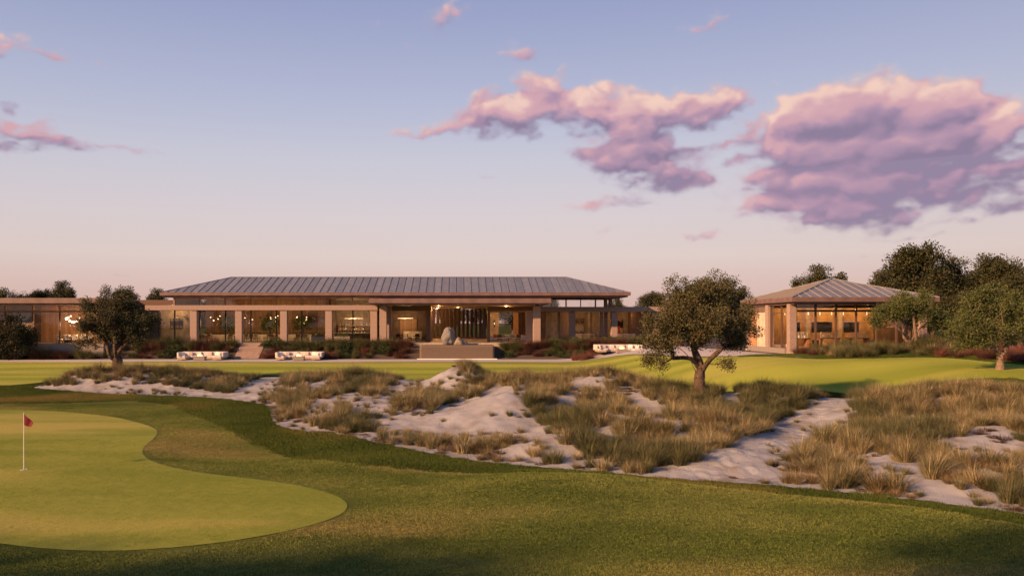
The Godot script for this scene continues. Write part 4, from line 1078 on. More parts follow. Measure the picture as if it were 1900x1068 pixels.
	var wc_ := make_chair("side_chair", "black framed chair with a pale back at the long dark table", M.fabric, M.black); wc_.set_meta("group", "chairs at the long table")
	first = true
	for i in 5:
		for s in [-1, 1]:
			var x := -48.3 + i * 0.95; var far: float = 98.2 - s * 0.95
			if first: move_to(wc_, x, 3.0, far, 0.0 if s < 0 else PI); first = false
			else: again(wc_, "side_chair", x, 3.0, far, 0.0 if s < 0 else PI)
	var c := thing("globe_chandelier", "chandelier of glowing white globes strung in a loop", "chandelier", Vector3(-47.0, 6.1, -98.0))
	part(c, "stem", cyl(0.012, 0.012, 1.45, 6), M.steel, Vector3(-0.55, 0.73, 0))
	for a in [[-0.8, -0.12, 0.2], [-0.62, 0.02, 0.13], [-0.35, 0.2, 0.11], [-0.45, -0.38, 0.15], [-0.12, -0.5, 0.14], [0.2, -0.52, 0.14], [0.52, -0.4, 0.14], [0.78, -0.1, 0.16]]:
		part(c, "glass_globe_lamp", ball(a[2] * 0.85, 14), M.globe_glow, Vector3(a[0], a[1], 0.1 * sin(a[0] * 5)))
	for a in [[-0.35, 0.2, -0.8, -0.12], [-0.8, -0.12, -0.45, -0.38], [-0.45, -0.38, -0.12, -0.5], [-0.12, -0.5, 0.2, -0.52], [0.2, -0.52, 0.52, -0.4], [0.52, -0.4, 0.78, -0.1]]:
		var e := Vector3(a[2] - a[0], a[3] - a[1], 0)
		part(c, "rod", cyl(0.012, 0.012, e.length(), 6), M.steel, Vector3((a[0] + a[2]) / 2, (a[1] + a[3]) / 2, 0)).basis = Basis(Quaternion(Vector3.UP, e.normalized()))
	lamp(c, Vector3(-47.0, 5.2, -97.7), 9.0, Color(1.0, 0.80, 0.56), 0.3)
	# pavilion
	for i in 3:
		var x := 29.9 + 2.6 * i
		var d := thing("display_counter", "rust coloured timber counter, " + ["nearest the corner pier of the pavilion", "in the middle of the pavilion", "deepest along the glass of the pavilion"][i], "counter", Vector3(x, 3.0, -70.5), 0, "display counters in the pavilion")
		part(d, "counter_top", rbox(Vector3(1.9, 0.06, 0.8), 0.01, 1), M.bronze, Vector3(0, 1.12, 0))
		for s in [-0.75, 0.75]: part(d, "panel_leg", rbox(Vector3(0.25, 1.08, 0.6), 0.01, 1), M.fabric_rust, Vector3(s, 0.54, 0))
		for j in 3:
			var l := thing("glass_lantern", "clear glass lantern standing on the counter " + ["nearest the corner pier", "in the middle of the pavilion", "deepest along the glass"][i], "lantern", Vector3(x - 0.5 + 0.5 * j, 4.15, -70.4), 0, "glass lanterns on pavilion counter %d" % i)
			for sx in [-1, 1]:
				for sz in [-1, 1]: part(l, "corner_bar", rbox(Vector3(0.025, 0.46, 0.025), 0.004, 1), M.white_paint, Vector3(sx * 0.15, 0.25, sz * 0.15))
			part(l, "lantern_base", rbox(Vector3(0.33, 0.02, 0.33), 0.005, 1), M.white_paint, Vector3(0, 0.01, 0)); part(l, "lantern_rim", rbox(Vector3(0.33, 0.02, 0.33), 0.005, 1), M.white_paint, Vector3(0, 0.49, 0))
			part(l, "candle", cyl(0.05, 0.05, 0.2, 10), M.white_paper, Vector3(0, 0.12, 0))
	var vc_ := make_chair("pavilion_chair", "dark low chair behind the pavilion glass", M.fabric_dark, M.black); vc_.set_meta("group", "dark chairs in the pavilion")
	move_to(vc_, 30.6, 3.0, 69.0, PI); again(vc_, "pavilion_chair", 33.2, 3.0, 69.1, PI + 0.4); again(vc_, "pavilion_chair", 35.6, 3.0, 69.2, PI - 0.3)
	for i in 9:
		var t := thing("tube_pendant", "tiny white tube pendant in the row across the pavilion", "pendant lamp", Vector3(29.3 + 1.05 * i, 6.3, -72.0), 0, "row of tube pendants in the pavilion")
		part(t, "cord", cyl(0.006, 0.006, 0.75, 5), M.steel, Vector3(0, 0.49, 0))
		part(t, "light_tube", cyl(0.035, 0.035, 0.24, 8), M.globe_glow)
	for x in [30.6, 34.2, 37.4]: ceiling_spot(x, 6.95, 73.2, 2.2, "small recessed ceiling light washing the amber wall " + {30.6: "near the corner pier", 34.2: "above its middle window", 37.4: "at its far end"}[x], Color(1.0, 0.76, 0.48))

func pt_table(called: String, label: String, x: float, far: float) -> void:
	var t := thing(called, label, "table", Vector3(x, 3.0, -far))
	part(t, "table_top", cyl(0.32, 0.32, 0.05, 18), M.black, Vector3(0, 0.55, 0))
	part(t, "pedestal", cyl(0.2, 0.26, 0.52, 12), M.black, Vector3(0, 0.26, 0))

func make_flag() -> void:
	var x := -16.18; var far := 29.9
	var y := ground_y(x, far) + 0.01
	var t := thing("flagstick", "white flagstick with a small dark red flag in the putting green hole", "flag", Vector3(x, y, -far))
	part(t, "pole", cyl(0.016, 0.011, 2.13, 10), M.white_paint, Vector3(0, 1.065, 0))
	part(t, "hole_cup", cyl(0.085, 0.085, 0.012, 24), M.black, Vector3(0, 0.006, 0))
	part(t, "cup_rim", ring_mesh(0.085, 0.115, 0.014), M.white_paint, Vector3(0, 0.007, 0))
	# a limp pennant: hangs from the pole and folds down
	var v := PackedVector3Array(); var n := 9; var m := 9
	for i in n:
		for j in m:
			var u := i / float(n - 1); var w := j / float(m - 1)
			var px := 0.36 * u; var py := -0.03 - 0.40 * w - 0.34 * u * (1.0 - w) - 0.05 * u * w - 0.16 * w * u * (1 - u)
			v.append(Vector3(px * (1.0 - 0.18 * w * u) + 0.012, py, 0.045 * sin(u * 7.0 + w * 1.6) * u))
	var st := SurfaceTool.new(); st.begin(Mesh.PRIMITIVE_TRIANGLES)
	for off in [0.004, -0.004]:
		for i in n - 1:
			for j in m - 1:
				var a := i * m + j
				for q in ([a, a + 1, a + m, a + 1, a + m + 1, a + m] if off < 0 else [a, a + m, a + 1, a + 1, a + m, a + m + 1]):
					st.set_smooth_group(1 if off > 0 else 2)
					st.add_vertex(v[q] + Vector3(0, 0, off))
	st.generate_normals()
	part(t, "flag_cloth", st.commit(), M.flag_red, Vector3(0.006, 2.1, 0))

func ring_mesh(r0: float, r1: float, h: float) -> ArrayMesh:
	var st := SurfaceTool.new(); st.begin(Mesh.PRIMITIVE_TRIANGLES)
	for i in 24:
		var a := TAU * i / 24.0; var b := TAU * (i + 1) / 24.0
		for q in [[r0, a], [r1, a], [r1, b], [r0, a], [r1, b], [r0, b]]: st.add_vertex(Vector3(cos(q[1]) * q[0], h / 2, sin(q[1]) * q[0]))
		for q in [[a, -1], [a, 1], [b, 1], [a, -1], [b, 1], [b, -1]]: st.add_vertex(Vector3(cos(q[0]) * r1, h / 2 * q[1], sin(q[0]) * r1))
	st.generate_normals()
	return st.commit()

# ---------------------------------------------------------------- plants
func leaf_into(v: PackedVector3Array, n: PackedVector3Array, c: PackedColorArray, at: Vector3, out: Vector3, s: float, col: Color, r: RandomNumberGenerator) -> void:
	var d := (out * 0.7 + Vector3(r.randf_range(-1, 1), r.randf_range(-0.7, 1), r.randf_range(-1, 1))).normalized()
	var q := d.cross(Vector3(r.randf_range(-1, 1), r.randf_range(-1, 1), r.randf_range(-1, 1))).normalized()
	var nn := d.cross(q)
	var w := s * 0.28
	var a := at; var b := at + d * s * 0.5 + q * w; var e := at + d * s; var f := at + d * s * 0.5 - q * w
	v.append(a); v.append(b); v.append(e); v.append(a); v.append(e); v.append(f)
	for i in 6: n.append(nn); c.append(col)

func shrub_mesh(sd: int, count: int, rx: float, h: float, leaf: float, cols: Array) -> ArrayMesh:
	var r := RandomNumberGenerator.new(); r.seed = sd
	var v := PackedVector3Array(); var n := PackedVector3Array(); var c := PackedColorArray()
	var f := FastNoiseLite.new(); f.seed = sd; f.frequency = 1.2
	for i in count:
		var d := Vector3(r.randfn(), absf(r.randfn()) * 0.9, r.randfn()).normalized()
		var k := pow(r.randf(), 0.35) * (1.0 + 0.55 * f.get_noise_3dv(d * 1.3))
		var p := Vector3(d.x * rx * k, d.y * h * k, d.z * rx * k)
		leaf_into(v, n, c, p, d, leaf * r.randf_range(0.7, 1.3), cols[0].lerp(cols[1], r.randf()), r)
	return arrays(v, n, c, PackedInt32Array())

func strip_mesh(w: float, d: float, count: int, h: float, cols: Array) -> ArrayMesh:
	var r := RandomNumberGenerator.new(); r.seed = 77
	var v := PackedVector3Array(); var n := PackedVector3Array(); var c := PackedColorArray()
	for i in count: leaf_into(v, n, c, Vector3(r.randf_range(-w / 2, w / 2), r.randf() * h, r.randf_range(-d / 2, d / 2)), Vector3.UP, 0.16, cols[0].lerp(cols[1], r.randf()), r)
	return arrays(v, n, c, PackedInt32Array())

# an arching grass tuft; each blade is a folded ribbon with one colour of its own
func tuft_mesh(sd: int, blades: int, h: float, spread: float, droop: float, width: float, cols: Array, foot := 0.14) -> ArrayMesh:
	var r := RandomNumberGenerator.new(); r.seed = sd
	var v := PackedVector3Array(); var n := PackedVector3Array(); var c := PackedColorArray(); var idx := PackedInt32Array()
	for i in blades:
		var a := r.randf() * TAU; var rad := foot * sqrt(r.randf())
		var p := Vector3(cos(a) * rad, -0.03, sin(a) * rad)
		a += r.randf_range(-0.9, 0.9)
		var out := Vector3(cos(a), 0, sin(a))
		var l := h * r.randf_range(0.55, 1.12); var lean := spread * pow(r.randf(), 0.7)
		var dir := (Vector3.UP + out * lean + Vector3(0.12, 0, 0)).normalized()
		var side := out.cross(Vector3.UP).rotated(out, r.randf_range(-0.6, 0.6)).normalized()
		var col: Color = cols[r.randi() % cols.size()] * r.randf_range(0.8, 1.2); col.a = 1.0
		var o := v.size(); var w := width * r.randf_range(0.7, 1.2)
		for s in 4:
			var t := s / 3.0
			var ww := w * (1.0 - t) * 0.5 if s > 0 else w * 0.4
			var nn := side.cross(dir).normalized()
			v.append(p + side * ww); n.append(nn); c.append(col)
			if s < 3: v.append(p - side * ww); n.append(nn); c.append(col)
			p += dir * l / 3.0
			dir = (dir + Vector3.DOWN * droop * (0.35 + t) * r.randf_range(0.6, 1.3) + out * 0.12).normalized()
		idx.append_array([o, o + 1, o + 2, o + 1, o + 3, o + 2, o + 2, o + 3, o + 4, o + 3, o + 5, o + 4, o + 4, o + 5, o + 6])
	return arrays(v, n, c, idx)

# a tree grown towards leaf clumps spread through its crown
func tree_parts(t: Node3D, sd: int, lobes: Array, fork: float, trunk_r: float, clumps: int, leaves: int, leaf: float, clump_r: float, cols: Array, bark: Material, tip := 0.012, foliage: Material = null) -> void:
	var r := RandomNumberGenerator.new(); r.seed = sd
	var pos := PackedVector3Array(); var up := PackedInt32Array()      # branch nodes and their parents
	var steps := maxi(2, int(fork / 0.35)); var bend := Vector3(r.randf_range(-0.07, 0.07), 0, r.randf_range(-0.07, 0.07))
	for i in steps + 1:
		var s := i / float(steps)
		pos.append(Vector3(0, fork * s - (0.15 if i == 0 else 0.0), 0) + bend * sin(s * 2.5)); up.append(i - 1)
	# main limbs leave the fork upwards and outwards towards the crown's heavier parts
	var limb_n := mini(5, lobes.size())
	for i in limb_n:
		var l: Array = lobes[i]
		var goal := Vector3(l[0], maxf(l[1] - l[4] * 0.35, fork + 0.6), l[2] + (0.45 if i % 2 else -0.45) * l[5])
		var leave := Vector3(goal.x, 0, goal.z).normalized() * 0.75 + Vector3.UP * 1.6
		var from := pos[steps - (i % 2)]; var l3 := from.distance_to(goal); var k := maxi(3, int(l3 / 0.35)); var last := steps - (i % 2)
		var c1 := from + leave.normalized() * l3 * 0.45; var wob := Vector3(r.randfn(), r.randfn() * 0.4, r.randfn()) * 0.05 * l3
		for j in range(1, k + 1):
			var t1 := j / float(k)
			pos.append(from.bezier_interpolate(from.lerp(c1, 0.6), c1, goal, t1) + wob * sin(t1 * PI * 2.0)); up.append(last); last = pos.size() - 1
	var centres: Array = []
	var vol := 0.0
	for l in lobes: vol += l[3] * l[4] * l[5]
	for l in lobes:
		var count := maxi(4, int(clumps * l[3] * l[4] * l[5] / vol))
		for i in count / 2:
			var d := Vector3(r.randfn(), r.randfn(), r.randfn()).normalized() * pow(r.randf(), 0.40)
			centres.append(Vector3(l[0] + d.x * l[3], l[1] + d.y * l[4], l[2] + d.z * l[5]))
		count -= count / 2
		var boughs := maxi(2, count / 9)
		for j in boughs:                                          # each bough carries its own knot of clumps
			var q := Vector3(r.randfn(), r.randfn(), r.randfn()).normalized() * pow(r.randf(), 0.30)
			var at := Vector3(l[0] + q.x * l[3] * 0.86, l[1] + q.y * l[4] * 0.86, l[2] + q.z * l[5] * 0.86)
			var br: float = pow(l[3] * l[4] * l[5], 1 / 3.0) * r.randf_range(0.22, 0.38) + clump_r * 0.25
			for i in int(ceil(count / float(boughs))):
				var d := Vector3(r.randfn(), r.randfn() * 0.75, r.randfn()).normalized() * pow(r.randf(), 0.4) * br
				centres.append(at + d)
	var top := pos[steps]
	centres.sort_custom(func(a, b): return a.distance_squared_to(top) < b.distance_squared_to(top))
	for e in centres:
		var best := steps; var least := 1e9
		var reach: float = e.distance_to(top)
		for i in range(steps, pos.size()):
			var dd := pos[i].distance_squared_to(e) + (4.0 if pos[i].distance_to(top) > reach else 0.0) + 2.0 * maxf(0.0, pos[i].y - e.y)
			if dd < least: least = dd; best = i
		var from := pos[best]; var l := from.distance_to(e); var k := maxi(1, int(l / 0.4)); var last := best
		var sway := Vector3(r.randfn(), r.randfn() * 0.5, r.randfn()) * 0.09 * l
		for i in range(1, k + 1):
			var s := i / float(k)
			pos.append(from.lerp(e, s) + sway * sin(s * PI) - Vector3.UP * 0.12 * l * sin(s * PI)); up.append(last); last = pos.size() - 1
	var rad := PackedFloat32Array(); rad.resize(pos.size()); rad.fill(0.0)
	for i in range(pos.size() - 1, 0, -1):
		if rad[i] == 0.0: rad[i] = pow(tip, 2.2)
		rad[up[i]] += rad[i]
	var base := pow(rad[0], 1 / 2.2)
	for i in pos.size(): rad[i] = pow(rad[i], 1 / 2.2) * lerpf(1.0, trunk_r / base, clampf(pow(rad[i], 1 / 2.2) / base * 1.5, 0, 1))
	# wood
	var v := PackedVector3Array(); var n := PackedVector3Array(); var idx := PackedInt32Array()
	for i in range(1, pos.size()):
		var a := pos[up[i]]; var b := pos[i]; var d := (b - a).normalized()
		var x := d.cross(Vector3(0.31, 0.2, 0.93)).normalized(); var y := d.cross(x)
		var r0 := minf(rad[up[i]], rad[i] * 1.25); var r1 := rad[i]
		if up[i] == 0: r0 = trunk_r * 1.35
		var sides := 10 if r1 > 0.08 else 5; var o := v.size()
		for s in sides + 1:
			var q := TAU * s / sides; var w := x * cos(q) + y * sin(q)
			var bump := 1.0 + (0.10 * sin(q * 3.0 + a.y * 2.0) if r1 > 0.1 else 0.0)
			v.append(a + w * r0 * bump); n.append(w); v.append(b + w * r1 * bump); n.append(w)
			if s < sides: idx.append_array([o + 2 * s, o + 2 * s + 1, o + 2 * s + 2, o + 2 * s + 1, o + 2 * s + 3, o + 2 * s + 2])
	part(t, "trunk", arrays(v, n, PackedColorArray(), idx), bark)
	# leaves
	v = PackedVector3Array(); n = PackedVector3Array(); var c := PackedColorArray()
	var mid := Vector3.ZERO
	for e in centres: mid += e
	mid /= centres.size()
	for e in centres:
		var k := int(leaves * r.randf_range(0.6, 1.3)); var out: Vector3 = (e - mid).normalized()
		var cr := clump_r * r.randf_range(0.7, 1.25)
		for i in k:
			var off := Vector3(r.randfn(), r.randfn() * 1.05, r.randfn()).limit_length(1.9) * cr * 0.55
			leaf_into(v, n, c, e + off, (out + off.normalized()) * 0.6, leaf * r.randf_range(0.55, 1.4), cols[0].lerp(cols[1], r.randf()), r)
	part(t, "crown", arrays(v, n, c, PackedInt32Array()), foliage if foliage else M.leaves)

const OLIVE := [Color(0.048, 0.052, 0.024), Color(0.135, 0.120, 0.056)]
const OAK := [Color(0.030, 0.036, 0.016), Color(0.066, 0.066, 0.030)]
const BRIGHT := [Color(0.055, 0.075, 0.024), Color(0.105, 0.118, 0.042)]

func small_tree(called: String, label: String, at: Vector3, stem: float, rad: float, sd: int) -> void:
	var t := thing(called, label, "tree", at)
	tree_parts(t, sd, [[0, stem + 0.2, 0, rad, rad * 0.85, rad], [-0.4, stem - 0.2, 0, rad * 0.6, rad * 0.5, rad * 0.6]], 0.8, 0.07, 70, 60, 0.17, 0.34, BRIGHT, M.bark)

func make_trees() -> void:
	var t := thing("gnarled_tree", "olive tree with a thick forked trunk on the wide middle dune", "tree", Vector3(13.6, height(13.6, 45.0), -45.0))
	t.scale = Vector3.ONE * 0.95
	tree_parts(t, 101, [[-0.3, 4.4, 0, 2.2, 1.7, 2.1], [-2.2, 3.6, 0.2, 1.2, 1.3, 1.4], [-2.45, 2.2, 0.3, 0.95, 0.8, 0.9], [2.0, 4.1, 0, 1.15, 1.5, 1.4], [-0.3, 5.8, 0, 1.5, 0.8, 1.4], [-1.7, 5.2, 0, 1.0, 0.9, 1.0], [1.2, 5.5, 0, 0.8, 0.8, 0.8], [1.6, 1.75, 0.2, 0.7, 0.4, 0.6], [2.3, 2.9, 0.0, 0.8, 0.6, 0.9], [-1.0, 6.4, 0.2, 0.45, 0.45, 0.4], [0.4, 6.5, -0.2, 0.4, 0.5, 0.4], [1.75, 6.2, 0.0, 0.35, 0.5, 0.35], [-3.1, 4.3, 0.1, 0.45, 0.5, 0.45], [-3.0, 2.9, 0.2, 0.5, 0.5, 0.5], [-1.9, 6.3, 0.2, 0.3, 0.45, 0.3], [0.9, 6.7, 0.0, 0.3, 0.4, 0.3], [2.7, 5.2, 0.0, 0.4, 0.5, 0.4], [3.1, 3.7, 0.0, 0.4, 0.5, 0.4]], 1.35, 0.31, 660, 105, 0.10, 0.36, OLIVE, M.bark)
	t = thing("gnarled_tree", "olive tree with a spreading crown on the small western dune", "tree", Vector3(-28.9, height(-28.9, 68.0), -68.0))
	tree_parts(t, 202, [[0, 4.2, 0, 2.3, 1.7, 2.1], [-2.3, 4.0, 0.2, 1.2, 1.2, 1.3], [2.3, 3.7, 0, 1.2, 1.3, 1.3], [0.1, 5.8, 0, 1.6, 0.8, 1.4], [-1.9, 5.4, 0, 0.9, 0.7, 0.9], [-2.4, 2.2, 0.2, 1.1, 0.45, 0.8], [1.8, 2.5, 0.2, 1.0, 0.5, 0.9], [-0.9, 6.6, 0, 0.5, 0.4, 0.5], [0.8, 6.6, 0, 0.5, 0.45, 0.5], [-2.6, 5.9, 0, 0.4, 0.4, 0.4], [3.3, 4.4, 0, 0.4, 0.5, 0.4]], 1.05, 0.44, 440, 90, 0.125, 0.40, [Color(0.045, 0.048, 0.024), Color(0.088, 0.082, 0.042)], M.bark)
	t = thing("umbrella_tree", "pale stemmed tree with a flat wide crown before the pavilion glass", "tree", Vector3(35.5, height(35.5, 63.0) , -63.0))
	tree_parts(t, 303, [[0, 3.1, 0, 2.0, 1.1, 1.9], [-2.0, 2.5, 0, 1.25, 0.75, 1.2], [1.9, 2.6, 0, 1.2, 0.9, 1.2], [0.1, 4.0, 0, 1.4, 0.7, 1.3], [-1.1, 3.5, 0, 1.0, 0.7, 1.0]], 0.55, 0.2, 300, 80, 0.12, 0.42, BRIGHT, M.bark_pale, 0.014)
	t = thing("umbrella_tree", "pale forked tree with a full round crown among the tan grasses", "tree", Vector3(33.75, height(33.75, 50.0), -50.0))
	tree_parts(t, 404, [[-0.5, 3.1, 0, 2.1, 1.6, 2.0], [-2.2, 2.4, 0, 1.1, 1.1, 1.2], [1.2, 3.3, 0, 1.5, 1.5, 1.4], [-0.5, 4.4, 0, 1.7, 0.8, 1.5], [-1.8, 1.6, 0, 0.9, 0.4, 0.8]], 0.85, 0.2, 400, 85, 0.105, 0.40, BRIGHT, M.bark_pale, 0.013)
	t = thing("dark_shrub_tree", "dense dark evergreen at the end of the west wing terrace", "tree", Vector3(-51.2, height(-51.2, 92.6), -92.6))
	tree_parts(t, 505, [[0, 2.9, 0, 2.2, 2.3, 1.6], [-1.8, 3.2, 0, 1.5, 1.8, 1.4], [1.4, 2.2, 0, 1.3, 1.7, 1.3], [-2.8, 2.4, 0, 1.5, 1.9, 1.3], [0.3, 0.9, 0.2, 2.4, 0.7, 1.2]], 0.7, 0.16, 330, 60, 0.17, 0.5, [Color(0.016, 0.020, 0.012), Color(0.036, 0.040, 0.022)], M.bark)
	# woods behind: three grown trees, then copies of them
	var protos: Array[Node3D] = []
	var shapes := [
		[[0, 7.0, 0, 3.4, 2.4, 3.0], [-2.6, 5.6, 0, 1.9, 1.6, 1.9], [2.8, 6.0, 0, 2.0, 1.8, 2.0], [0.8, 9.0, 0, 2.0, 1.3, 1.9], [-1.3, 8.6, 0, 1.6, 1.2, 1.6], [0, 4.2, 0, 2.8, 1.2, 2.4]],
		[[0, 6.4, 0, 2.6, 2.4, 2.5], [2.2, 7.6, 0, 1.7, 1.3, 1.6], [-2.3, 7.2, 0, 1.8, 1.4, 1.7], [-0.3, 9.2, 0, 1.5, 1.0, 1.4], [3.0, 5.0, 0, 1.5, 1.2, 1.4], [-1.5, 4.2, 0, 2.2, 1.2, 2.0]],
		[[0, 5.5, 0, 3.6, 1.5, 3.2], [-2.9, 6.6, 0, 1.8, 1.1, 1.7], [2.4, 7.0, 0, 2.1, 1.2, 2.0], [-0.4, 7.8, 0, 1.8, 1.0, 1.7], [0.5, 3.8, 0, 2.8, 1.0, 2.3]]]
	# x, far, scale, shape, turn, group and label
	var w := [
		[52.4, 92.0, 1.13, 0, 0.0, "o", "tallest broad oak standing behind the pavilion roof"], [48.2, 91.0, 0.84, 1, 1.2, "o", "small oak at the edge of the oaks behind the pavilion"], [57.8, 94.0, 1.02, 1, 2.1, "o", "oak with twin tops in the middle of the oaks behind the pavilion"], [62.2, 92.0, 1.02, 0, 3.9, "o", "round topped oak east of the twin topped oak"], [66.0, 90.0, 0.85, 2, 5.0, "o", "low spreading oak at the east end of the oaks"], [52.5, 82.0, 0.68, 2, 0.7, "o", "low dark oak filling the gap beside the pavilion"], [56.0, 80.0, 0.72, 0, 4.4, "o", "dark oak behind the round crowned umbrella tree"], [48.4, 82.0, 0.62, 1, 5.5, "o", "narrow oak close behind the pavilion eave"], [55.2, 98.0, 1.0, 2, 2.9, "o", "layered oak between the tallest and the twin topped oak"], [60.0, 99.0, 0.98, 1, 0.9, "o", "oak deep between the twin topped and the round topped oak"], [65.0, 98.0, 0.95, 0, 1.7, "o", "oak deep behind the low spreading oak"],
		[36.5, 118.0, 1.02, 2, 0.3, "b", "layered tree rising behind the main ridge of the pavilion"], [53.0, 118.0, 1.1, 1, 1.9, "b", "airy tree top showing over the pavilion ridge"], [29.0, 120.0, 0.72, 0, 2.4, "b", "tree crown between the clubhouse and the pavilion"], [23.8, 121.0, 0.64, 1, 4.0, "b", "low tree just beyond the east end of the clubhouse roof"], [40.8, 122.0, 0.92, 1, 3.0, "b", "thin tree behind the western slope of the pavilion roof"],
		[-70.0, 124.0, 0.98, 2, 0.0, "w", "layered tree behind the far end of the west wing"], [-65.5, 126.0, 0.86, 0, 1.0, "w", "round tree behind the west wing, beside the layered tree"], [-61.0, 124.0, 1.0, 1, 2.0, "w", "tallest flat topped tree behind the west wing"], [-56.5, 126.0, 0.82, 2, 3.0, "w", "low tree behind the west wing fascia"], [-51.5, 124.0, 0.86, 0, 4.0, "w", "dark tree behind the crown of the western olive tree"], [-47.0, 125.0, 0.88, 1, 5.0, "w", "thin tree just west of the clubhouse roof"], [-41.5, 126.0, 0.86, 2, 0.6, "w", "tree top at the west corner of the clubhouse roof"],
		[-6.5, 142.0, 0.85, 0, 1.4, "p", "dark tree beyond the west end of the fins"], [-1.0, 139.0, 0.72, 2, 2.2, "p", "dark tree beyond the middle of the fins"], [4.5, 141.0, 0.82, 1, 3.7, "p", "dark tree beyond the east end of the fins"], [9.2, 134.0, 0.80, 0, 0.2, "p", "dark tree seen through the lounge window"], [15.5, 138.0, 0.80, 1, 4.7, "p", "tree seen through the east clerestory"]]
	for a in [[-52.0, -4.0, 1.9, 0, 0.4, "tall oak behind the putting green, at the end of its row"], [-42.0, -6.0, 2.0, 1, 2.2, "tall oak behind the putting green, second in its row"], [-31.0, -5.0, 1.85, 2, 1.0, "tall spreading oak behind the putting green"], [-21.0, -7.0, 2.05, 0, 3.3, "tall oak behind the fairway, next to the spreading oak"], [-11.0, -9.0, 2.0, 1, 5.1, "tall oak behind the fairway, last in its row"]]:
		w.append([a[0], a[1], a[2], a[3], a[4], "s", a[5]])
	var groups := {"s": "tall oaks behind the fairway", "o": "oaks behind the pavilion", "b": "trees between and behind the buildings", "w": "trees behind the west wing", "p": "trees behind the passage"}
	var made := {}
	for a in w:
		var y := height(clampf(a[0], -66, 66), clampf(a[1], 4, 136)) - 0.1
		var o: Node3D
		if not made.has(a[3]):
			o = thing("broad_oak", a[6], "tree", Vector3(a[0], y, -a[1]), a[4], groups[a[5]])
			tree_parts(o, 600 + a[3], shapes[a[3]], 2.2, 0.36, 300, 100, 0.21, 0.70, OAK, M.bark, 0.03)
			made[a[3]] = o
		else:
			o = again(made[a[3]], "broad_oak", a[0], y, a[1], a[4], a[6]); o.set_meta("group", groups[a[5]])
		o.scale = Vector3.ONE * a[2] * (0.9 if a[5] == "w" else 1.0)

# kinds of grass and low plants: [name, label start, category, meshes, size]
var plants := {}
func plant_kinds() -> void:
	var straw := [Color(0.32, 0.25, 0.135), Color(0.26, 0.205, 0.11), Color(0.19, 0.17, 0.085), Color(0.12, 0.125, 0.058), Color(0.43, 0.35, 0.21), Color(0.09, 0.10, 0.048)]
	var sage := [Color(0.085, 0.096, 0.048), Color(0.12, 0.122, 0.060), Color(0.062, 0.074, 0.036), Color(0.19, 0.165, 0.085)]
	var deep := [Color(0.055, 0.072, 0.032), Color(0.082, 0.096, 0.042), Color(0.11, 0.112, 0.052), Color(0.16, 0.14, 0.07)]
	var plum := [Color(0.12, 0.050, 0.045), Color(0.085, 0.045, 0.040), Color(0.15, 0.070, 0.055), Color(0.07, 0.055, 0.035)]
	var red := [Color(0.205, 0.075, 0.06), Color(0.16, 0.062, 0.052), Color(0.13, 0.066, 0.045), Color(0.24, 0.12, 0.085)]
	var rust := [Color(0.10, 0.055, 0.032), Color(0.075, 0.045, 0.028), Color(0.055, 0.040, 0.024)]
	var add := func(key: String, meshes: Array, m: Material): plants[key] = [meshes, m]
	var t := []
	var pale := [Color(0.44, 0.35, 0.20), Color(0.36, 0.29, 0.155), Color(0.27, 0.225, 0.115), Color(0.18, 0.16, 0.08)]
	var brown := [Color(0.22, 0.155, 0.09), Color(0.16, 0.115, 0.068), Color(0.12, 0.092, 0.046), Color(0.33, 0.24, 0.12)]
	var mixes := [straw, pale, straw + sage, brown, straw, brown + sage, pale + sage, straw]
	for i in 8: t.append(tuft_mesh(10 + i, [360, 300, 380, 260, 420, 320, 340, 220][i], [0.80, 0.72, 0.86, 0.66, 0.92, 0.74, 0.80, 0.98][i], [0.95, 1.15, 0.8, 1.3, 0.85, 1.0, 0.9, 0.7][i], [0.42, 0.5, 0.36, 0.55, 0.4, 0.45, 0.38, 0.3][i], 0.015, mixes[i], 0.2))
	add.call("tan", t, M.blades); t = []
	for i in 4: t.append(tuft_mesh(30 + i, 360, 0.80, 0.9, 0.36, 0.015, sage, 0.2))
	add.call("sage", t, M.blades); t = []
	for i in 3: t.append(tuft_mesh(40 + i, 120, 0.42, 1.0, 0.35, 0.014, straw + sage, 0.07))
	add.call("sprig", t, M.blades); t = []
	for i in 3: t.append(tuft_mesh(50 + i, 300, 0.26, 2.0, 0.3, 0.016, rust, 0.26))
	add.call("heath", t, M.blades); t = []
	for i in 3: t.append(tuft_mesh(60 + i, 380, 1.05, 0.75, 0.36, 0.024, deep, 0.3))
	add.call("deep", t, M.blades); t = []
	for i in 3: t.append(tuft_mesh(70 + i, 420, 0.95, 1.0, 0.25, 0.018, plum, 0.35))
	add.call("plum", t, M.blades); t = []
	for i in 3: t.append(tuft_mesh(80 + i, 420, 0.95, 1.1, 0.22, 0.018, red, 0.35))
	add.call("red", t, M.blades); t = []
	for i in 3: t.append(shrub_mesh(90 + i, 900, 0.55, 0.5, 0.10, [Color(0.032, 0.045, 0.018), Color(0.066, 0.082, 0.032)]))
	add.call("mound", t, M.leaves)

var NAMES := {"tan": "dune_grass_tuft", "sage": "sage_grass_tuft", "sprig": "grass_sprig", "heath": "heath_cushion", "deep": "fountain_grass_tuft", "plum": "plum_grass_tuft", "red": "red_muhly_tuft", "mound": "low_shrub"}
var WORDS := {"tan": "straw coloured grass tuft", "sage": "grey green grass tuft", "sprig": "thin small grass sprig", "heath": "dark rust cushion plant", "deep": "dark green arching fountain grass", "plum": "plum coloured feathery grass", "red": "red feathery grass", "mound": "rounded dark green shrub"}
var tally := {}

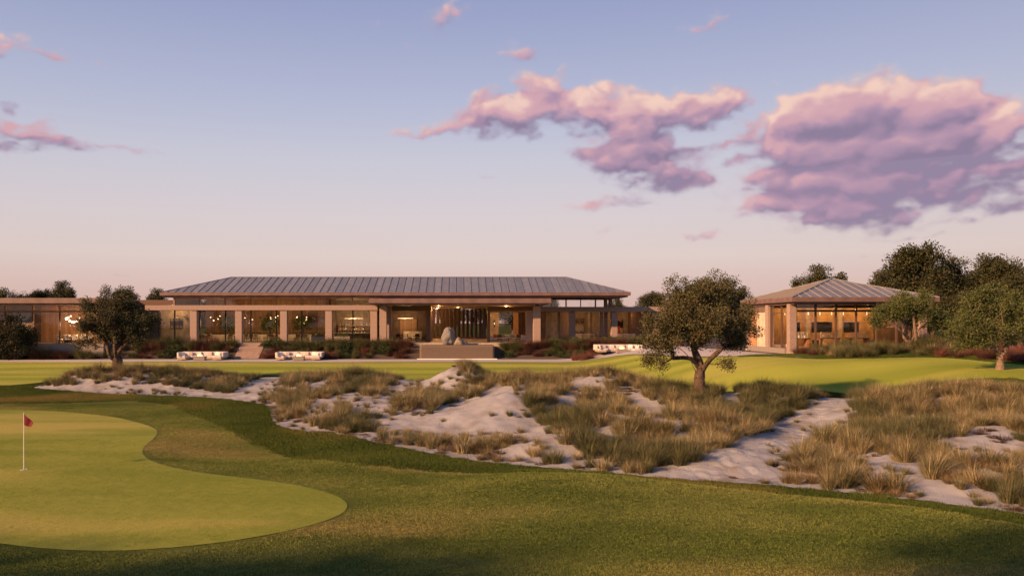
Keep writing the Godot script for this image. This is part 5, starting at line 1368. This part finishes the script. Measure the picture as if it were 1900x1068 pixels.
func plant(key: String, x: float, d: float, s: float, place: String) -> void:
	var k: Array = plants[key]
	var o := top_mesh(NAMES[key], k[0][rng.randi() % k[0].size()], k[1], Vector3(x, height(x, d) + 0.01, -d), rng.randf() * TAU)
	o.scale = Vector3(s * rng.randf_range(0.85, 1.2), s * rng.randf_range(0.85, 1.15), s * rng.randf_range(0.85, 1.2))
	var big := "broad " if s > 1.08 else ("slight " if s < 0.8 else "")
	tag(o, big + WORDS[key] + " " + place, "shrub" if key in ["mound", "heath"] else "grass", big + NAMES[key].replace("_", " ") + " plants " + place)
	tally[key] = tally.get(key, 0) + 1

func make_beds() -> void:
	plant_kinds()
	# slope between the path and the porches
	var x := -60.0
	while x < 26.5:
		var d := 94.0 if x > -40.0 else 92.9
		while d < (97.2 if x < 10.5 else 103.0):
			var px := x + rng.randf_range(-0.4, 0.4); var pd := d + rng.randf_range(-0.3, 0.3)
			d += (0.8 if px < 5.0 else 0.68) if d < 97.0 else 1.4
			if inside("bed", px, pd) > -0.3: continue
			if px > -26.9 and px < -22.8: continue
			if absf(px + 0.1) < 5.2 and pd > 92.8: continue
			if px < -41.0 and pd > 94.35: continue
			var q := n_low.get_noise_2d(px * 3.0 + 200.0, pd * 3.0); var q2 := n_mid.get_noise_2d(px * 0.8, pd * 0.8 + 60.0)
			var key := "deep"
			if q > 0.14: key = "plum"
			elif q2 > 0.2: key = "mound"
			elif q < -0.25: key = "sage"
			elif q2 < -0.3: key = "red" if px > -24.0 else "plum"
			var place := "on the slope below the west wing" if px < -40.0 else ("on the slope west of the timber steps" if px < -24.0 else ("on the slope between the steps and the fountain" if px < -4.0 else "on the slope below the east porch"))
			plant(key, px, pd, (1.05 if key != "mound" else 1.3) * (1.25 if pd > 95.3 else (1.5 if px < -40.0 and pd > 93.2 else 0.85)), place)
		x += 0.85
	for a in [[-22.5, 93.9, "red"], [-21.7, 94.3, "red"], [-22.2, 94.9, "plum"], [-15.0, 93.0, "plum"], [-14.4, 93.4, "plum"], [-14.8, 94.2, "plum"], [14.0, 89.5, "red"], [14.8, 90.0, "red"], [13.2, 90.2, "red"], [21.9, 92.8, "heath"], [22.8, 92.2, "heath"]]: plant(a[2], a[0], a[1], 1.15, "beside the sectional sofas")
	# round the pavilion
	for i in 150:
		var px := rng.randf_range(26.6, 40.5); var pd := rng.randf_range(59.5, 66.2)
		if inside("bed", px, pd) > -0.35: continue
		if px < 27.6 and pd > 64.0: continue
		if Vector2(px - 35.5, pd - 63.0).length() < 0.5: continue
		var q := n_mid.get_noise_2d(px * 0.9, pd * 0.9)
		plant("plum" if px < 28.3 else ("sage" if q > 0.05 else ("tan" if q < -0.15 else "deep")), px, pd, rng.randf_range(0.95, 1.4) if px > 28.8 else 0.75, "before the pavilion glass")
	for i in 170:
		var px := rng.randf_range(35.0, 46.0); var pd := rng.randf_range(54.5, 62.5)
		if inside("bed", px, pd) > -0.3: continue
		if px < 37.0 and pd > 60.0: continue
		plant("red" if n_mid.get_noise_2d(px * 0.6, pd * 0.6) > -0.2 else "plum", px, pd, 0.85, "on the bank east of the pavilion")
	for i in 120:
		var px := rng.randf_range(29.5, 44.0); var pd := rng.randf_range(46.5, 54.5)
		if inside("bed", px, pd) > -0.3: continue
		if Vector2(px - 33.75, pd - 50.0).length() < 0.45: continue
		plant("tan" if n_mid.get_noise_2d(px, pd) > -0.15 else ("sage" if rng.randf() < 0.6 else "plum"), px, pd, 0.95, "under the round crowned umbrella tree")
	for i in 26:
		var px := rng.randf_range(20.5, 26.0); var pd := rng.randf_range(84.0, 98.0)
		if inside("bed", px, pd) < -0.4: plant("sage" if i % 2 else "heath", px, pd, 1.0, "beside the path to the pavilion")

# bare sand, as measured over the dunes: centre, half width, half height, tilt
const BARE := [[470, 722, 62, 14, -0.42], [850, 787, 160, 17, 0.02], [890, 757, 90, 18, -0.12], [935, 733, 45, 10, 0.1], [818, 696, 38, 10, -0.3], [765, 705, 28, 6, -0.3], [690, 748, 42, 7, -0.1], [735, 722, 26, 5, 0], [600, 748, 30, 6, -0.2], [650, 735, 24, 5, 0], [590, 712, 26, 4, -0.2], [1090, 708, 34, 9, -0.1], [1050, 742, 26, 7, 0], [1205, 752, 40, 12, 0.5], [1262, 790, 14, 8, 0.4], [1128, 800, 16, 8, 0.3], [1010, 815, 40, 12, 0.3], [1360, 735, 24, 7, 0.4],
	[1525, 768, 60, 26, -0.4], [1455, 812, 72, 30, -0.55], [1375, 846, 76, 28, -0.4], [1275, 878, 75, 15, -0.12], [1420, 885, 60, 8, 0.1], [1660, 866, 60, 8, 0.0], [1600, 858, 40, 6, 0], [1800, 822, 56, 11, 0.05], [1745, 742, 16, 4, 0], [1785, 922, 70, 13, 0.05], [1880, 830, 30, 8, 0.2], [1700, 895, 40, 6, 0.1], [300, 722, 110, 5, 0.08], [210, 712, 40, 5, -0.2], [400, 735, 60, 6, 0.1], [140, 722, 70, 4, 0.05], [720, 828, 40, 4, 0.2], [560, 790, 40, 4, 0.2], [960, 842, 30, 6, 0.2], [1060, 858, 60, 5, 0.1]]

func bare(px: float, py: float) -> bool:
	for b in BARE:
		var dx: float = px - b[0]; var dy: float = py - b[1]
		if absf(dx) > b[2] or absf(dy) > b[2]: continue
		var u: float = (dx * cos(b[4]) + dy * sin(b[4])) / b[2]; var v: float = (-dx * sin(b[4]) + dy * cos(b[4])) / b[3]
		if u * u + v * v < 1.0: return true
	return false

func dune_place(x: float, d: float, size: float) -> String:
	var mound := "the small western dune" if x < -17.0 else ("the dune east of the track" if x > 11.5 and d < 48.5 and x > 13.2 + (d - 27.0) * 0.36 else "the wide middle dune")
	if Vector2(x - 13.6, d - 45.0).length() < 3.2 or Vector2(x + 28.9, d - 68.0).length() < 3.2: return "under the olive tree on " + mound
	for i in TRACK.size() - 1:
		var q := Vector2(x, d)
		if q.distance_to(Geometry2D.get_closest_point_to_segment(q, Vector2(TRACK[i][0], TRACK[i][1]), Vector2(TRACK[i + 1][0], TRACK[i + 1][1]))) < 3.0: return "bordering the sandy track beside " + mound
	if inside("sand", x, d) > -1.6: return ("at the fairway edge of " if d < 62.0 and inside("fringe", x, d - 3.0) < 4.9 else "at the lawn edge of ") + mound
	if height(x, d) > 1.55: return "on the crest of " + mound
	return ("low on " if height(x, d) < 0.8 else "on the flank of ") + mound

func make_dunes_plants() -> void:
	var spots := []
	var d := 23.0
	while d < 73.0:
		var step := 0.5 if d < 48.0 else 0.56
		var x := -36.0
		while x < 39.0:
			var px := x + rng.randf_range(-0.27, 0.27); var pd := d + rng.randf_range(-0.27, 0.27)
			x += step
			var s := inside("sand", px, pd)
			if s > -0.25: continue
			if px * F / pd > 1085.0: continue
			var y := height(px, pd)
			var u := 850.0 + F * px / pd; var v0 := 598.0 + F * (EYE - y) / pd
			if Vector2(px - 13.6, pd - 45.0).length() < 0.5 or Vector2(px + 28.9, pd - 68.0).length() < 0.55: continue
			var q := n_mid.get_noise_2d(px * 0.9 + 15.0, pd * 0.9)
			var tall := 0.62 * F / pd
			var open := bare(u, v0)
			var hides := bare(u, v0 - tall * 0.4) or bare(u, v0 - tall * 0.85)
			if hides and not open:                                   # only low plants stand in front of open sand
				if rng.randf() < 0.75 and s < -0.25: spots.append([pd, "heath" if rng.randf() < 0.42 else ("tan" if rng.randf() < 0.7 else "sage"), px, rng.randf_range(0.38, 0.58)])
				continue
			if open:
				if rng.randf() < 0.045 and s < -0.6: spots.append([pd, "sprig", px, 0.9])
				continue
			if s > -0.75:
				if rng.randf() < 0.8: spots.append([pd, "heath" if rng.randf() < 0.6 else "tan", px, rng.randf_range(0.55, 0.95)])
				continue
			if rng.randf() < 0.06 + 0.35 * smoothstep(0.12, 0.4, q): continue
			var key := "tan"
			var dark := n_low.get_noise_2d(px * 2.2 - 70.0, pd * 2.2)
			if px > 12.5 and px < 20.5 and pd > 38.0: dark += 0.55
			if px > 20.5: dark -= 0.12
			if dark > 0.16: key = "sage"
			elif q < -0.34: key = "heath"
			spots.append([pd, key, px, rng.randf_range(0.6, 1.22) * (1.0 + 0.25 * q)])
		d += step
	spots.sort_custom(func(a, b): return a[0] < b[0])
	var rest := {}
	for a in spots:
		var x: float = a[2]; var key: String = a[1]
		if tally.get(key, 0) < 300:
			plant(key, x, a[0], a[3], dune_place(x, a[0], a[3]))
		else:
			if not rest.has(key): rest[key] = []
			rest[key].append(a)
	for key in rest:
		var meshes: Array = plants[key][0]
		for i in meshes.size():
			var list: Array = rest[key].filter(func(a): return int(absf(a[2]) * 37.0) % meshes.size() == i)
			if list.is_empty(): continue
			var mm := MultiMesh.new(); mm.transform_format = MultiMesh.TRANSFORM_3D; mm.mesh = meshes[i]; mm.instance_count = list.size()
			for j in list.size():
				var a: Array = list[j]; var s: float = a[3]
				mm.set_instance_transform(j, Transform3D(Basis(Vector3.UP, rng.randf() * TAU).scaled(Vector3(s, s * rng.randf_range(0.9, 1.15), s)), Vector3(a[2], height(a[2], a[0]) + 0.01, -a[0])))
			var o := MultiMeshInstance3D.new(); o.name = numbered(NAMES[key].trim_suffix("_tuft") + "_cover"); o.multimesh = mm; o.material_override = plants[key][1]
			o.set_meta("kind", "stuff"); tag(o, WORDS[key].replace(" tuft", "") + " covering the backs of the dunes", "grass", "dune grass cover")
			add_child(o)

# ---------------------------------------------------------------- turf blades
func patch_mesh(sd: int, radius: float, count: int, h: float, w: float) -> ArrayMesh:
	var r := RandomNumberGenerator.new(); r.seed = sd
	var v := PackedVector3Array(); var n := PackedVector3Array(); var c := PackedColorArray()
	for i in count:
		var q := r.randf() * TAU; var rad := radius * sqrt(r.randf())
		var p := Vector3(cos(q) * rad, -0.004, sin(q) * rad)
		var a := r.randf() * TAU; var side := Vector3(cos(a), 0, sin(a)) * w * r.randf_range(0.7, 1.3)
		var tip := Vector3(r.randf_range(-0.6, 0.8), 1, r.randf_range(-0.7, 0.7)) * h * r.randf_range(0.6, 1.25)
		v.append(p - side); v.append(p + tip); v.append(p + side)
		var nn := (Vector3.UP * 1.2 + side.cross(tip).normalized()).normalized()
		var col := Color(1, 1, 1) * r.randf_range(0.7, 1.35); col.a = 1.0
		if r.randf() < 0.12: col = Color(1.9, 1.6, 1.5)
		for k in 3: n.append(nn); c.append(col)
	return arrays(v, n, c, PackedInt32Array())

func turf(called: String, label: String, size: float, meshes: Array, want: Callable, tint: Callable, d0: float, d1: float, boost: float, lift := 0.012) -> void:
	var tr: Array = []; var cs := []
	for m in meshes: tr.append([]); cs.append([])
	var d := d0
	while d < d1:
		var half := 0.75 * d + 1.0
		var x := -half * 0.80
		while x < half * 0.98:
			if want.call(x, d):
				var px := x + rng.randf_range(-0.35, 0.35) * size; var pd := d + rng.randf_range(-0.35, 0.35) * size
				var u := up_at(px, pd); var k := rng.randi() % meshes.size()
				var b := Basis(Quaternion(Vector3.UP, u)) * Basis(Vector3.UP, rng.randf() * TAU)
				tr[k].append(Transform3D(b, Vector3(px, height(px, pd) + lift, -pd)))
				var c: Color = tint.call(px, pd) * boost; c.a = 1.0
				cs[k].append(c)
			x += size
		d += size
	for k in meshes.size():
		var mm := MultiMesh.new(); mm.transform_format = MultiMesh.TRANSFORM_3D; mm.use_colors = true; mm.mesh = meshes[k]; mm.instance_count = tr[k].size()
		for j in tr[k].size(): mm.set_instance_transform(j, tr[k][j]); mm.set_instance_color(j, cs[k][j])
		var o := MultiMeshInstance3D.new(); o.name = numbered(called); o.multimesh = mm; o.material_override = M.blades
		o.set_meta("kind", "stuff"); tag(o, label, "grass", called.replace("_", " "))
		add_child(o)

func make_turf() -> void:
	var rough := []; var short := []
	for i in 3: rough.append(patch_mesh(300 + i, 0.36, 330, 0.075, 0.008)); short.append(patch_mesh(310 + i, 0.36, 330, 0.032, 0.0075))
	turf("rough_grass", "long dark green rough grass along the edge of the sand", 0.42, rough, func(x, d): return inside("sand", x, d) > 0.16 and inside("fringe", x, d) > -0.05 and inside("green", x, d) > 0.4 and inside("lawn", x, d) > 0.2, turf_rough_tint, 21.0, 66.0, 1.2)
	turf("fairway_grass", "short green and tan fairway grass round the putting green", 0.42, short, func(x, d): return inside("fringe", x, d) < -0.05 and inside("green", x, d) > 0.24, turf_fringe_tint, 14.5, 52.0, 1.15)
	var green := []
	for i in 2: green.append(patch_mesh(320 + i, 0.36, 300, 0.012, 0.007))
	turf("putting_green_grass", "closely mown yellow green grass of the putting green", 0.45, green, func(x, d): return inside("green", x, d) < -0.25, turf_green_tint, 16.0, 38.0, 0.95, 0.029)
	# dead stems and crumbs of litter lying on the sand
	var litter := []
	for i in 3: litter.append(patch_mesh(330 + i, 0.4, 16, 0.02, 0.016))
	turf("sand_litter", "dead brown stems and crumbs of litter lying on the sand", 0.5, litter, func(x, d): return inside("sand", x, d) < -0.15 and rng.randf() < 0.45 + 0.5 * n_mid.get_noise_2d(x, d), func(x, d): return Color(0.16, 0.105, 0.065).lerp(Color(0.08, 0.055, 0.035), rng.randf()), 23.0, 60.0, 1.0, 0.03)
